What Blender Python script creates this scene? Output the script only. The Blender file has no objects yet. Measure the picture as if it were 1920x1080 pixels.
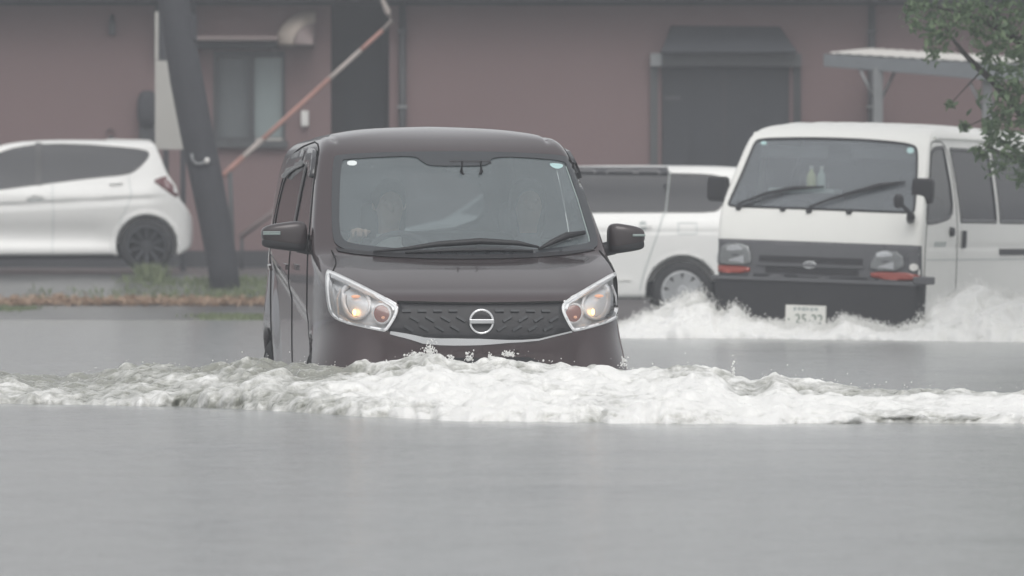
import bpy, bmesh, math, random
import numpy as np
from mathutils import Vector, Matrix, Euler
from mathutils.bvhtree import BVHTree
from mathutils.geometry import delaunay_2d_cdt

R = math.radians
random.seed(7)
rng = np.random.default_rng(11)
scene = bpy.context.scene
C = scene.collection

# ------------------------------------------------------------------ camera
F = 9600.0            # focal length in photograph pixels (180 mm on 36 mm sensor)
CZ = 0.71             # camera height above the flood water (water is z = 0)
HOR = 462.0           # photograph row of the horizon
PITCH = math.atan((HOR - 540.0) / F)
cam_d = bpy.data.cameras.new('camera')
cam = bpy.data.objects.new('camera', cam_d)
C.objects.link(cam)
cam.location = (0, 0, CZ)
cam.rotation_euler = (R(90) + PITCH, 0, 0)
cam_d.sensor_width = 36.0
cam_d.lens = 36.0 * F / 1920.0
cam_d.clip_start = 0.5
cam_d.clip_end = 3000
cam_d.dof.use_dof = True
cam_d.dof.focus_distance = 24.3
cam_d.dof.aperture_fstop = 5.0
scene.camera = cam

# ------------------------------------------------------------------ sky, sun, exposure
world = bpy.data.worlds.new('World')
scene.world = world
world.use_nodes = True
wn = world.node_tree
wn.nodes.clear()
sky = wn.nodes.new('ShaderNodeTexSky')
sky.sky_type = 'NISHITA'
sky.sun_disc = False
sky.sun_elevation = R(52)
sky.sun_rotation = R(172)
sky.dust_density = 6.0
sky.air_density = 1.0
hs = wn.nodes.new('ShaderNodeHueSaturation')
hs.inputs['Saturation'].default_value = 0.16
bg = wn.nodes.new('ShaderNodeBackground')
bg.inputs['Strength'].default_value = 0.15
wo = wn.nodes.new('ShaderNodeOutputWorld')
wn.links.new(sky.outputs[0], hs.inputs['Color'])
# an overcast sky is far more even than a clear one: flatten the contrast of the sky texture
gm = wn.nodes.new('ShaderNodeGamma')
gm.inputs['Gamma'].default_value = 0.45
ml = wn.nodes.new('ShaderNodeVectorMath')
ml.operation = 'SCALE'
ml.inputs['Scale'].default_value = 3.0
wn.links.new(hs.outputs[0], gm.inputs['Color'])
wn.links.new(gm.outputs[0], ml.inputs[0])
wn.links.new(ml.outputs[0], bg.inputs['Color'])
wn.links.new(bg.outputs[0], wo.inputs['Surface'])
sun_d = bpy.data.lights.new('sun', 'SUN')
sun_d.energy = 0.95
sun_d.angle = R(40)
sun_d.color = (1.0, 0.98, 0.95)
sun = bpy.data.objects.new('sun', sun_d)
C.objects.link(sun)
sun.rotation_euler = (R(38), 0, R(8))
vs = scene.view_settings
vs.view_transform = 'Standard'
vs.look = 'None'
vs.exposure = -0.2
vs.gamma = 1.0
vs.use_curve_mapping = False
scene.cycles.max_bounces = 10
scene.cycles.transparent_max_bounces = 16
scene.cycles.volume_bounces = 1

# ------------------------------------------------------------------ materials
MATS = {}


def mat(name, col, rough=0.5, metal=0.0, coat=0.0, var=0.12, vscale=8.0, bump=0.0, bscale=60.0,
        spec=0.5, emit=None, estr=0.0):
    m = bpy.data.materials.new(name)
    m.use_nodes = True
    nt = m.node_tree
    b = nt.nodes['Principled BSDF']
    b.inputs['Roughness'].default_value = rough
    b.inputs['Metallic'].default_value = metal
    b.inputs['Coat Weight'].default_value = coat
    b.inputs['Coat Roughness'].default_value = 0.06
    b.inputs['Specular IOR Level'].default_value = spec
    tc = nt.nodes.new('ShaderNodeTexCoord')
    nz = nt.nodes.new('ShaderNodeTexNoise')
    nz.inputs['Scale'].default_value = vscale
    nz.inputs['Detail'].default_value = 5
    nt.links.new(tc.outputs['Object'], nz.inputs['Vector'])
    mx = nt.nodes.new('ShaderNodeMix')
    mx.data_type = 'RGBA'
    mx.inputs[6].default_value = tuple(c * (1 - var) for c in col) + (1,)
    mx.inputs[7].default_value = tuple(min(1, c * (1 + var)) for c in col) + (1,)
    nt.links.new(nz.outputs[0], mx.inputs[0])
    nt.links.new(mx.outputs[2], b.inputs['Base Color'])
    if bump:
        n2 = nt.nodes.new('ShaderNodeTexNoise')
        n2.inputs['Scale'].default_value = bscale
        n2.inputs['Detail'].default_value = 4
        nt.links.new(tc.outputs['Object'], n2.inputs['Vector'])
        bp = nt.nodes.new('ShaderNodeBump')
        bp.inputs['Strength'].default_value = bump
        bp.inputs['Distance'].default_value = 0.01
        nt.links.new(n2.outputs[0], bp.inputs['Height'])
        nt.links.new(bp.outputs[0], b.inputs['Normal'])
    if emit:
        b.inputs['Emission Color'].default_value = tuple(emit) + (1,)
        b.inputs['Emission Strength'].default_value = estr
    MATS[name] = m
    return m


def glass(name, tint, film, filmcol, rough=0.02):
    """thin pane: tinted transmission, Fresnel reflection and a wet film of rain"""
    m = bpy.data.materials.new(name)
    m.use_nodes = True
    nt = m.node_tree
    nt.nodes.clear()
    out = nt.nodes.new('ShaderNodeOutputMaterial')
    tr = nt.nodes.new('ShaderNodeBsdfTransparent')
    tr.inputs[0].default_value = tuple(tint) + (1,)
    gl = nt.nodes.new('ShaderNodeBsdfGlossy')
    gl.inputs['Roughness'].default_value = rough
    gl.inputs['Color'].default_value = (1, 1, 1, 1)
    df = nt.nodes.new('ShaderNodeBsdfDiffuse')  # pale veil painted in for reflected sky, besides the rain
    df.inputs[0].default_value = tuple(filmcol) + (1,)
    fr = nt.nodes.new('ShaderNodeFresnel')
    fr.inputs[0].default_value = 1.52
    tc = nt.nodes.new('ShaderNodeTexCoord')
    nz = nt.nodes.new('ShaderNodeTexNoise')
    nz.inputs['Scale'].default_value = 5
    nz.inputs['Detail'].default_value = 6
    nt.links.new(tc.outputs['Object'], nz.inputs['Vector'])
    mr = nt.nodes.new('ShaderNodeMapRange')
    mr.inputs[1].default_value = 0.3
    mr.inputs[2].default_value = 0.7
    mr.inputs[3].default_value = film * 0.93
    mr.inputs[4].default_value = film * 1.07
    nt.links.new(nz.outputs[0], mr.inputs[0])
    m1 = nt.nodes.new('ShaderNodeMixShader')
    m2 = nt.nodes.new('ShaderNodeMixShader')
    nt.links.new(mr.outputs[0], m1.inputs[0])
    nt.links.new(tr.outputs[0], m1.inputs[1])
    nt.links.new(df.outputs[0], m1.inputs[2])
    nt.links.new(fr.outputs[0], m2.inputs[0])
    nt.links.new(m1.outputs[0], m2.inputs[1])
    nt.links.new(gl.outputs[0], m2.inputs[2])
    nt.links.new(m2.outputs[0], out.inputs['Surface'])
    MATS[name] = m
    return m


M_brown = mat('brown_paint', (0.056, 0.037, 0.040), 0.27, 0.42, 1.0, 0.05)
M_white = mat('white_paint', (0.85, 0.85, 0.83), 0.38, 0, 0.6, 0.03, 3)
M_white_van = mat('white_van_paint', (0.86, 0.86, 0.825), 0.42, 0, 0.4, 0.04, 3)
M_black = mat('black_plastic', (0.025, 0.025, 0.028), 0.5, bump=0.1, bscale=300)
M_frit = mat('black_glass_border', (0.02, 0.02, 0.023), 0.28, var=0.1)
M_frit_ws = mat('windscreen_border_sky_sheen', (0.048, 0.052, 0.058), 0.14, spec=0.7, var=0.08)  # black border lightened to carry the sky's reflection in its colour
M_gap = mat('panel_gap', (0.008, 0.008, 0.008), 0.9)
M_grey = mat('grey_plastic', (0.11, 0.112, 0.12), 0.55, bump=0.1, bscale=300)
M_tab = mat('grille_tab_plastic', (0.042, 0.045, 0.05), 0.5)
M_rubber = mat('tyre_rubber', (0.02, 0.02, 0.021), 0.75, bump=0.3, bscale=120)
M_chrome = mat('chrome', (0.82, 0.83, 0.84), 0.12, 1.0, var=0.03)
M_silver = mat('silver_paint', (0.55, 0.56, 0.57), 0.3, 0.8, var=0.05)
M_darkalloy = mat('dark_alloy', (0.075, 0.077, 0.083), 0.35, 0.7, var=0.1)
M_lampbowl = mat('lamp_reflector', (0.80, 0.81, 0.82), 0.42, 0.3, var=0.06, vscale=40, bump=0.25, bscale=60)
M_amber = mat('amber_lens', (0.26, 0.075, 0.05), 0.2, 0, 0.8, 0.2, 60)
M_orange = mat('orange_lens', (0.34, 0.055, 0.035), 0.25, 0, 0.8, 0.15, 40)
M_red = mat('red_lens', (0.11, 0.014, 0.018), 0.15, 0, 1.0, 0.1)
M_rim = mat('sky_white_lamp_rim', (0.88, 0.89, 0.90), 0.35, 0.1, 0.5, var=0.03)  # near-white colour in place of chrome mirroring the bright sky
M_bulb = mat('lit_bulb', (1.0, 0.6, 0.25), 0.4, emit=(1.0, 0.50, 0.16), estr=7.0)
M_bulb2 = mat('soft_bulb_glint', (1.0, 0.5, 0.3), 0.4, emit=(1.0, 0.55, 0.38), estr=0.35)
M_lens = glass('lamp_lens', (0.93, 0.94, 0.95), 0.06, (0.7, 0.7, 0.7))
M_glass = glass('windscreen_glass', (0.86, 0.92, 0.92), 0.31, (0.41, 0.475, 0.50), 0.06)
M_glass_side = glass('side_glass', (0.66, 0.72, 0.72), 0.2, (0.30, 0.32, 0.33), 0.05)
M_glass_van = glass('van_glass', (0.86, 0.93, 0.92), 0.38, (0.39, 0.43, 0.465), 0.06)
M_dark_glass = mat('privacy_glass', (0.026, 0.028, 0.034), 0.12, spec=0.32, var=0.2, vscale=3)
M_glass_rear = glass('rear_privacy_glass', (0.15, 0.17, 0.18), 0.10, (0.2, 0.22, 0.23), 0.05)
M_brown_shaded = mat('brown_paint_shaded', (0.045, 0.035, 0.037), 0.35, 0.2, 0.6, 0.05)  # body paint darkened to imitate shade on the mirror caps
M_vanbowl = mat('old_lamp_glass', (0.30, 0.31, 0.31), 0.3, 0.3, 0.6, 0.1)
M_visor = mat('smoked_visor', (0.05, 0.05, 0.055), 0.2, coat=0.5)
M_interior = mat('interior_trim', (0.045, 0.046, 0.05), 0.8)
M_seat = mat('seat_fabric', (0.06, 0.06, 0.066), 0.9, bump=0.3, bscale=200)
M_skin = mat('skin', (0.50, 0.33, 0.25), 0.55, var=0.08)
M_hair = mat('dark_hair', (0.02, 0.017, 0.015), 0.6, bump=0.5, bscale=90)
M_shirt = mat('pale_shirt', (0.62, 0.64, 0.62), 0.85, bump=0.3, bscale=60)
M_shirt2 = mat('grey_shirt', (0.16, 0.16, 0.18), 0.85, bump=0.3, bscale=60)
M_sticker = mat('white_sticker', (0.80, 0.85, 0.85), 0.5)
M_bond = mat('bonding_bead', (0.30, 0.36, 0.35), 0.5)
M_teal = mat('teal_sticker', (0.45, 0.64, 0.64), 0.5)
M_wall = mat('brown_wall_render', (0.212, 0.142, 0.141), 0.85, var=0.10, vscale=0.7, bump=0.4, bscale=12)
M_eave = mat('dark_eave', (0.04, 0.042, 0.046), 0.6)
M_door = mat('dark_door', (0.032, 0.035, 0.042), 0.6, var=0.15, vscale=2)
M_doorframe = mat('door_frame', (0.075, 0.079, 0.082), 0.5)
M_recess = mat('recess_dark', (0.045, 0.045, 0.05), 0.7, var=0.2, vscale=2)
M_pipe = mat('downpipe', (0.05, 0.052, 0.056), 0.5)
M_beige = mat('beige_awning', (0.36, 0.31, 0.27), 0.7, var=0.15, vscale=6)
M_pink = mat('canopy_edge', (0.21, 0.165, 0.16), 0.7)
M_winframe = mat('window_frame_metal', (0.06, 0.062, 0.066), 0.4)
M_curtain = mat('window_pane', (0.13, 0.145, 0.15), 0.12, spec=0.6, var=0.2, vscale=2)
M_curtain2 = mat('window_pane_frosted', (0.26, 0.31, 0.31), 0.2, spec=0.6, var=0.15, vscale=2)
M_pole = mat('dark_wooden_pole', (0.042, 0.043, 0.050), 0.8, var=0.25, vscale=5, bump=0.6, bscale=25)
M_signwhite = mat('sign_panel', (0.46, 0.45, 0.42), 0.6, var=0.06)
M_stripe_r = mat('faded_red_stripe', (0.38, 0.20, 0.165), 0.6, var=0.2, vscale=12)
M_stripe_w = mat('faded_white_stripe', (0.42, 0.37, 0.34), 0.6, var=0.15, vscale=12)
M_galv = mat('galvanised_steel', (0.26, 0.27, 0.275), 0.45, 0.5, var=0.15, vscale=10)
M_fascia = mat('carport_fascia', (0.24, 0.26, 0.275), 0.5)
M_roofsheet = mat('carport_roof_sheet', (0.66, 0.64, 0.60), 0.6, var=0.08)
M_bark = mat('bark', (0.05, 0.047, 0.042), 0.9, var=0.3, vscale=14, bump=0.8, bscale=30)
M_steelcap = mat('white_band', (0.78, 0.77, 0.74), 0.5)
M_bottle = mat('yellow_bottle', (0.72, 0.73, 0.36), 0.3)
M_bottle2 = mat('clear_bottle', (0.60, 0.70, 0.67), 0.2)
M_cap = mat('bottle_cap', (0.75, 0.75, 0.72), 0.5)
M_plate = mat('number_plate', (0.80, 0.80, 0.76), 0.5, var=0.03)
M_ink = mat('plate_green_ink', (0.10, 0.15, 0.12), 0.6)
M_ink_soft = mat('faded_lettering', (0.42, 0.46, 0.45), 0.6)
M_dashpale = mat('pale_dash_paper', (0.45, 0.50, 0.50), 0.8)


def leafmat(name, a, b_):
    m = bpy.data.materials.new(name)
    m.use_nodes = True
    nt = m.node_tree
    b = nt.nodes['Principled BSDF']
    b.inputs['Roughness'].default_value = 0.55
    g = nt.nodes.new('ShaderNodeNewGeometry')
    cr = nt.nodes.new('ShaderNodeValToRGB')
    cr.color_ramp.elements[0].color = tuple(a) + (1,)
    cr.color_ramp.elements[1].color = tuple(b_) + (1,)
    nt.links.new(g.outputs['Random Per Island'], cr.inputs[0])
    nt.links.new(cr.outputs[0], b.inputs['Base Color'])
    tl = nt.nodes.new('ShaderNodeBsdfTranslucent')
    nt.links.new(cr.outputs[0], tl.inputs[0])
    mx = nt.nodes.new('ShaderNodeMixShader')
    mx.inputs[0].default_value = 0.3
    out = nt.nodes['Material Output']
    nt.links.new(b.outputs[0], mx.inputs[1])
    nt.links.new(tl.outputs[0], mx.inputs[2])
    nt.links.new(mx.outputs[0], out.inputs['Surface'])
    return m


M_leaf = leafmat('tree_leaves', (0.07, 0.12, 0.065), (0.21, 0.29, 0.16))
M_grass = leafmat('grass_blades', (0.13, 0.17, 0.08), (0.27, 0.31, 0.17))
M_litter = leafmat('fallen_leaves', (0.33, 0.21, 0.14), (0.56, 0.42, 0.30))

# ------------------------------------------------------------------ small helpers


def mk(name, V, Fc, m, parent=None, smooth=True, normals=None):
    me = bpy.data.meshes.new(name)
    me.from_pydata([tuple(map(float, v)) for v in V], [], [tuple(map(int, f)) for f in Fc])
    me.materials.append(m)
    me.polygons.foreach_set('use_smooth', [smooth] * len(me.polygons))
    if normals is not None:
        me.normals_split_custom_set_from_vertices([tuple(n) for n in normals])
    me.update()
    o = bpy.data.objects.new(name, me)
    C.objects.link(o)
    if parent is not None:
        o.parent = parent
    return o


def empty(name, loc=(0, 0, 0), rot=(0, 0, 0)):
    o = bpy.data.objects.new(name, None)
    o.empty_display_size = 0.1
    C.objects.link(o)
    o.location = loc
    o.rotation_euler = rot
    return o


def tag(o, label=None, cat=None, group=None, kind=None):
    if label:
        o['label'] = label
    if cat:
        o['category'] = cat
    if group:
        o['group'] = group
    if kind:
        o['kind'] = kind
    return o


def P(px, py, Y):
    """point at distance Y seen at photograph pixel (px, py)"""
    d = pxdir(px, py)
    return Vector((0, 0, CZ)) + d * (Y / d.y)


CM = Matrix.Rotation(R(90) + PITCH, 3, 'X')


def pxdir(px, py):
    return (CM @ Vector(((px - 960) / F, (540 - py) / F, -1.0))).normalized()


class MB:
    """collects boxes / tubes / lathes into one mesh"""

    def __init__(s):
        s.V = []
        s.Fc = []

    def add(s, V, Fc):
        n = len(s.V)
        s.V += [tuple(v) for v in V]
        s.Fc += [tuple(i + n for i in f) for f in Fc]
        return s

    def box(s, a, b, bev=0.0):
        x0, y0, z0 = a
        x1, y1, z1 = b
        if bev <= 0:
            V = [(x, y, z) for x in (x0, x1) for y in (y0, y1) for z in (z0, z1)]
            Fc = [(0, 1, 3, 2), (4, 6, 7, 5), (0, 4, 5, 1), (2, 3, 7, 6), (0, 2, 6, 4), (1, 5, 7, 3)]
            return s.add(V, Fc)
        bm = bmesh.new()
        bmesh.ops.create_cube(bm, size=1)
        for v in bm.verts:
            v.co = Vector((x0 + (v.co.x + .5) * (x1 - x0), y0 + (v.co.y + .5) * (y1 - y0), z0 + (v.co.z + .5) * (z1 - z0)))
        bmesh.ops.bevel(bm, geom=bm.edges[:], offset=bev, segments=2, profile=0.5, affect='EDGES')
        bm.verts.index_update()
        s.add([v.co[:] for v in bm.verts], [[v.index for v in f.verts] for f in bm.faces])
        bm.free()
        return s

    def tube(s, pts, r, n=8, cap=True):
        pts = [Vector(p) for p in pts]
        if not hasattr(r, '__len__'):
            r = [r] * len(pts)
        rings = []
        up = Vector((0, 0, 1))
        V = []
        Fc = []
        for i, p in enumerate(pts):
            t = (pts[min(i + 1, len(pts) - 1)] - pts[max(i - 1, 0)]).normalized()
            a = t.cross(up)
            if a.length < 1e-3:
                a = t.cross(Vector((1, 0, 0)))
            a.normalize()
            b = t.cross(a)
            for k in range(n):
                th = 2 * math.pi * k / n
                V.append(p + a * (math.cos(th) * r[i]) + b * (math.sin(th) * r[i]))
        for i in range(len(pts) - 1):
            for k in range(n):
                Fc.append((i * n + k, i * n + (k + 1) % n, (i + 1) * n + (k + 1) % n, (i + 1) * n + k))
        if cap:
            Fc.append(tuple(range(n - 1, -1, -1)))
            m = (len(pts) - 1) * n
            Fc.append(tuple(range(m, m + n)))
        return s.add(V, Fc)

    def lathe(s, prof, M=None, n=32):
        """prof: list of (r, h); axis = local z, then matrix M"""
        V = []
        Fc = []
        for (r, h) in prof:
            for k in range(n):
                th = 2 * math.pi * k / n
                v = Vector((r * math.cos(th), r * math.sin(th), h))
                V.append(M @ v if M else v)
        for i in range(len(prof) - 1):
            for k in range(n):
                Fc.append((i * n + k, i * n + (k + 1) % n, (i + 1) * n + (k + 1) % n, (i + 1) * n + k))
        return s.add(V, Fc)

    def build(s, name, m, parent=None, smooth=False):
        return mk(name, s.V, s.Fc, m, parent, smooth)


def box(name, a, b, m, parent=None, bev=0.0):
    return MB().box(a, b, bev).build(name, m, parent, False)


# ------------------------------------------------------------------ numpy noise
_perm = rng.permutation(256)
_perm = np.concatenate([_perm, _perm, _perm])
_g = rng.normal(size=(256, 3))
_g /= np.linalg.norm(_g, axis=1)[:, None]


def perlin(p):
    p = np.asarray(p, float)
    i = np.floor(p).astype(int)
    f = p - i
    u = f * f * f * (f * (f * 6 - 15) + 10)
    i &= 255
    res = 0
    for dx in (0, 1):
        for dy in (0, 1):
            for dz in (0, 1):
                h = _perm[_perm[_perm[i[:, 0] + dx] + ((i[:, 1] + dy) & 255)] + ((i[:, 2] + dz) & 255)]
                g = _g[h]
                d = g[:, 0] * (f[:, 0] - dx) + g[:, 1] * (f[:, 1] - dy) + g[:, 2] * (f[:, 2] - dz)
                w = (u[:, 0] if dx else 1 - u[:, 0]) * (u[:, 1] if dy else 1 - u[:, 1]) * (u[:, 2] if dz else 1 - u[:, 2])
                res = res + d * w
    return res


def billow(p, octs=4, gain=0.5):
    s = 0
    a = 1.0
    for k in range(octs):
        s = s + a * np.abs(perlin(p * (2.03 ** k) + 17.3 * k)) * 1.6
        a *= gain
    return s


def fbm(p, octs=4, gain=0.5):
    s = 0
    a = 1.0
    for k in range(octs):
        s = s + a * perlin(p * (2.03 ** k) + 7.7 * k)
        a *= gain
    return s


# ------------------------------------------------------------------ implicit surfaces (rounded solids)


def chaikin(pts, it=3, closed=True):
    p = np.array(pts, float)
    for _ in range(it):
        q = np.roll(p, -1, 0) if closed else p[1:]
        a = p if closed else p[:-1]
        n = np.empty((2 * len(a), p.shape[1]))
        n[0::2] = 0.75 * a + 0.25 * q
        n[1::2] = 0.25 * a + 0.75 * q
        if not closed:
            n = np.vstack([p[:1], n, p[-1:]])
        p = n
    return p


def inside(poly, Q):
    x, y = Q[:, 0], Q[:, 1]
    c = np.zeros(len(Q), bool)
    a = poly
    b = np.roll(poly, -1, 0)
    for (x0, y0), (x1, y1) in zip(a, b):
        if y0 == y1:
            continue
        m = ((y0 > y) != (y1 > y)) & (x < (x1 - x0) * (y - y0) / (y1 - y0) + x0)
        c ^= m
    return c


def nearest(poly, Q):
    best = np.full(len(Q), 1e9)
    pt = np.zeros_like(Q)
    for a, b in zip(poly, np.roll(poly, -1, 0)):
        d = b - a
        L = d @ d
        if L < 1e-14:
            continue
        t = np.clip(((Q - a) @ d) / L, 0, 1)
        c = a + t[:, None] * d
        e = np.hypot(Q[:, 0] - c[:, 0], Q[:, 1] - c[:, 1])
        m = e < best
        best[m] = e[m]
        pt[m] = c[m]
    return best, pt


class Sdf2:
    def __init__(s, poly, step=0.0125):
        poly = np.asarray(poly, float)
        s.lo = poly.min(0) - 0.25
        hi = poly.max(0) + 0.25
        s.n = np.ceil((hi - s.lo) / step).astype(int) + 1
        s.h = step
        gx, gy = np.meshgrid(s.lo[0] + np.arange(s.n[0]) * step, s.lo[1] + np.arange(s.n[1]) * step, indexing='ij')
        Q = np.stack([gx.ravel(), gy.ravel()], 1)
        d, _ = nearest(poly, Q)
        d = np.where(inside(poly, Q), -d, d)
        s.g = d.reshape(s.n)

    def __call__(s, a, b):
        u = np.clip((a - s.lo[0]) / s.h, 0, s.n[0] - 1.001)
        v = np.clip((b - s.lo[1]) / s.h, 0, s.n[1] - 1.001)
        i = u.astype(int)
        j = v.astype(int)
        u = u - i
        v = v - j
        g = s.g
        return (g[i, j] * (1 - u) + g[i + 1, j] * u) * (1 - v) + (g[i, j + 1] * (1 - u) + g[i + 1, j + 1] * u) * v


def smax(a, b, k):
    h = np.clip(0.5 - 0.5 * (b - a) / k, 0, 1)
    return b * (1 - h) + a * h + k * h * (1 - h)


def smin(a, b, k):
    return -smax(-a, -b, k)


def sstep(a, b, x):
    t = np.clip((x - a) / (b - a), 0, 1)
    return t * t * (3 - 2 * t)


def polygonise(fn, lo, hi, h, newton=2):
    lo = np.array(lo, float)
    n = np.ceil((np.array(hi) - lo) / h).astype(int) + 1
    ax = [lo[k] + np.arange(n[k]) * h for k in range(3)]
    X, Y, Z = np.meshgrid(*ax, indexing='ij')
    G = fn(X.ravel(), Y.ravel(), Z.ravel()).reshape(n)
    S = G < 0
    c = [S[a:n[0] - 1 + a, b:n[1] - 1 + b, d:n[2] - 1 + d] for a in (0, 1) for b in (0, 1) for d in (0, 1)]
    cnt = sum(x.astype(int) for x in c)
    act = (cnt > 0) & (cnt < 8)
    idx = -np.ones(act.shape, int)
    I = np.argwhere(act)
    idx[act] = np.arange(len(I))
    acc = np.zeros((len(I), 3))
    num = np.zeros(len(I))
    offs = [(a, b, d) for a in (0, 1) for b in (0, 1) for d in (0, 1)]
    for a in range(8):
        for b in range(a + 1, 8):
            oa, ob = np.array(offs[a]), np.array(offs[b])
            if abs(oa - ob).sum() != 1:
                continue
            ga = G[tuple((I + oa).T)]
            gb = G[tuple((I + ob).T)]
            m = (ga < 0) != (gb < 0)
            t = ga[m] / (ga[m] - gb[m])
            acc[m] += oa + t[:, None] * (ob - oa)
            num[m] += 1
    V = lo + (I + acc / num[:, None]) * h
    Fc = []
    for axis in range(3):
        o1, o2 = [(1, 2), (2, 0), (0, 1)][axis]
        sl0 = [slice(None)] * 3
        sl1 = [slice(None)] * 3
        sl0[axis] = slice(0, -1)
        sl1[axis] = slice(1, None)
        A = S[tuple(sl0)]
        B = S[tuple(sl1)]
        E = np.argwhere(A != B)
        ok = (E[:, o1] > 0) & (E[:, o2] > 0) & (E[:, o1] < n[o1] - 1) & (E[:, o2] < n[o2] - 1)
        E = E[ok]
        flip = A[tuple(E.T)]
        q = []
        for d1, d2 in ((-1, -1), (0, -1), (0, 0), (-1, 0)):
            K = E.copy()
            K[:, o1] += d1
            K[:, o2] += d2
            q.append(idx[tuple(K.T)])
        q = np.stack(q, 1)
        q = np.where(flip[:, None], q, q[:, ::-1])
        Fc.append(q)
    Fc = np.vstack(Fc)

    def grad(V, e):
        g = np.zeros_like(V)
        for k in range(3):
            d = np.zeros(3)
            d[k] = e
            g[:, k] = fn(*(V + d).T) - fn(*(V - d).T)
        return g / (2 * e)
    for _ in range(newton):
        g = grad(V, h * .3)
        d = fn(*V.T)
        st = d / np.maximum((g * g).sum(1), 0.2)
        V = V - np.clip(st, -h * .5, h * .5)[:, None] * g
    N = grad(V, h * .6)
    N /= np.linalg.norm(N, axis=1)[:, None] + 1e-9
    return V, Fc, N


# ------------------------------------------------------------------ vehicles


def biggest(Fc, mask):
    """the largest connected patch of the masked faces"""
    idx = np.where(mask)[0]
    if not len(idx):
        return mask
    lab = np.full(Fc.max() + 1, 1 << 60)
    lab[np.unique(Fc[idx])] = np.unique(Fc[idx])
    while True:
        m = lab[Fc[idx]].min(1)
        new = lab.copy()
        for k in range(4):
            np.minimum.at(new, Fc[idx][:, k], m)
        if (new == lab).all():
            break
        lab = new
    fl = lab[Fc[idx][:, 0]]
    u, c = np.unique(fl, return_counts=True)
    out = np.zeros_like(mask)
    out[idx[fl == u[c.argmax()]]] = True
    return out


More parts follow.
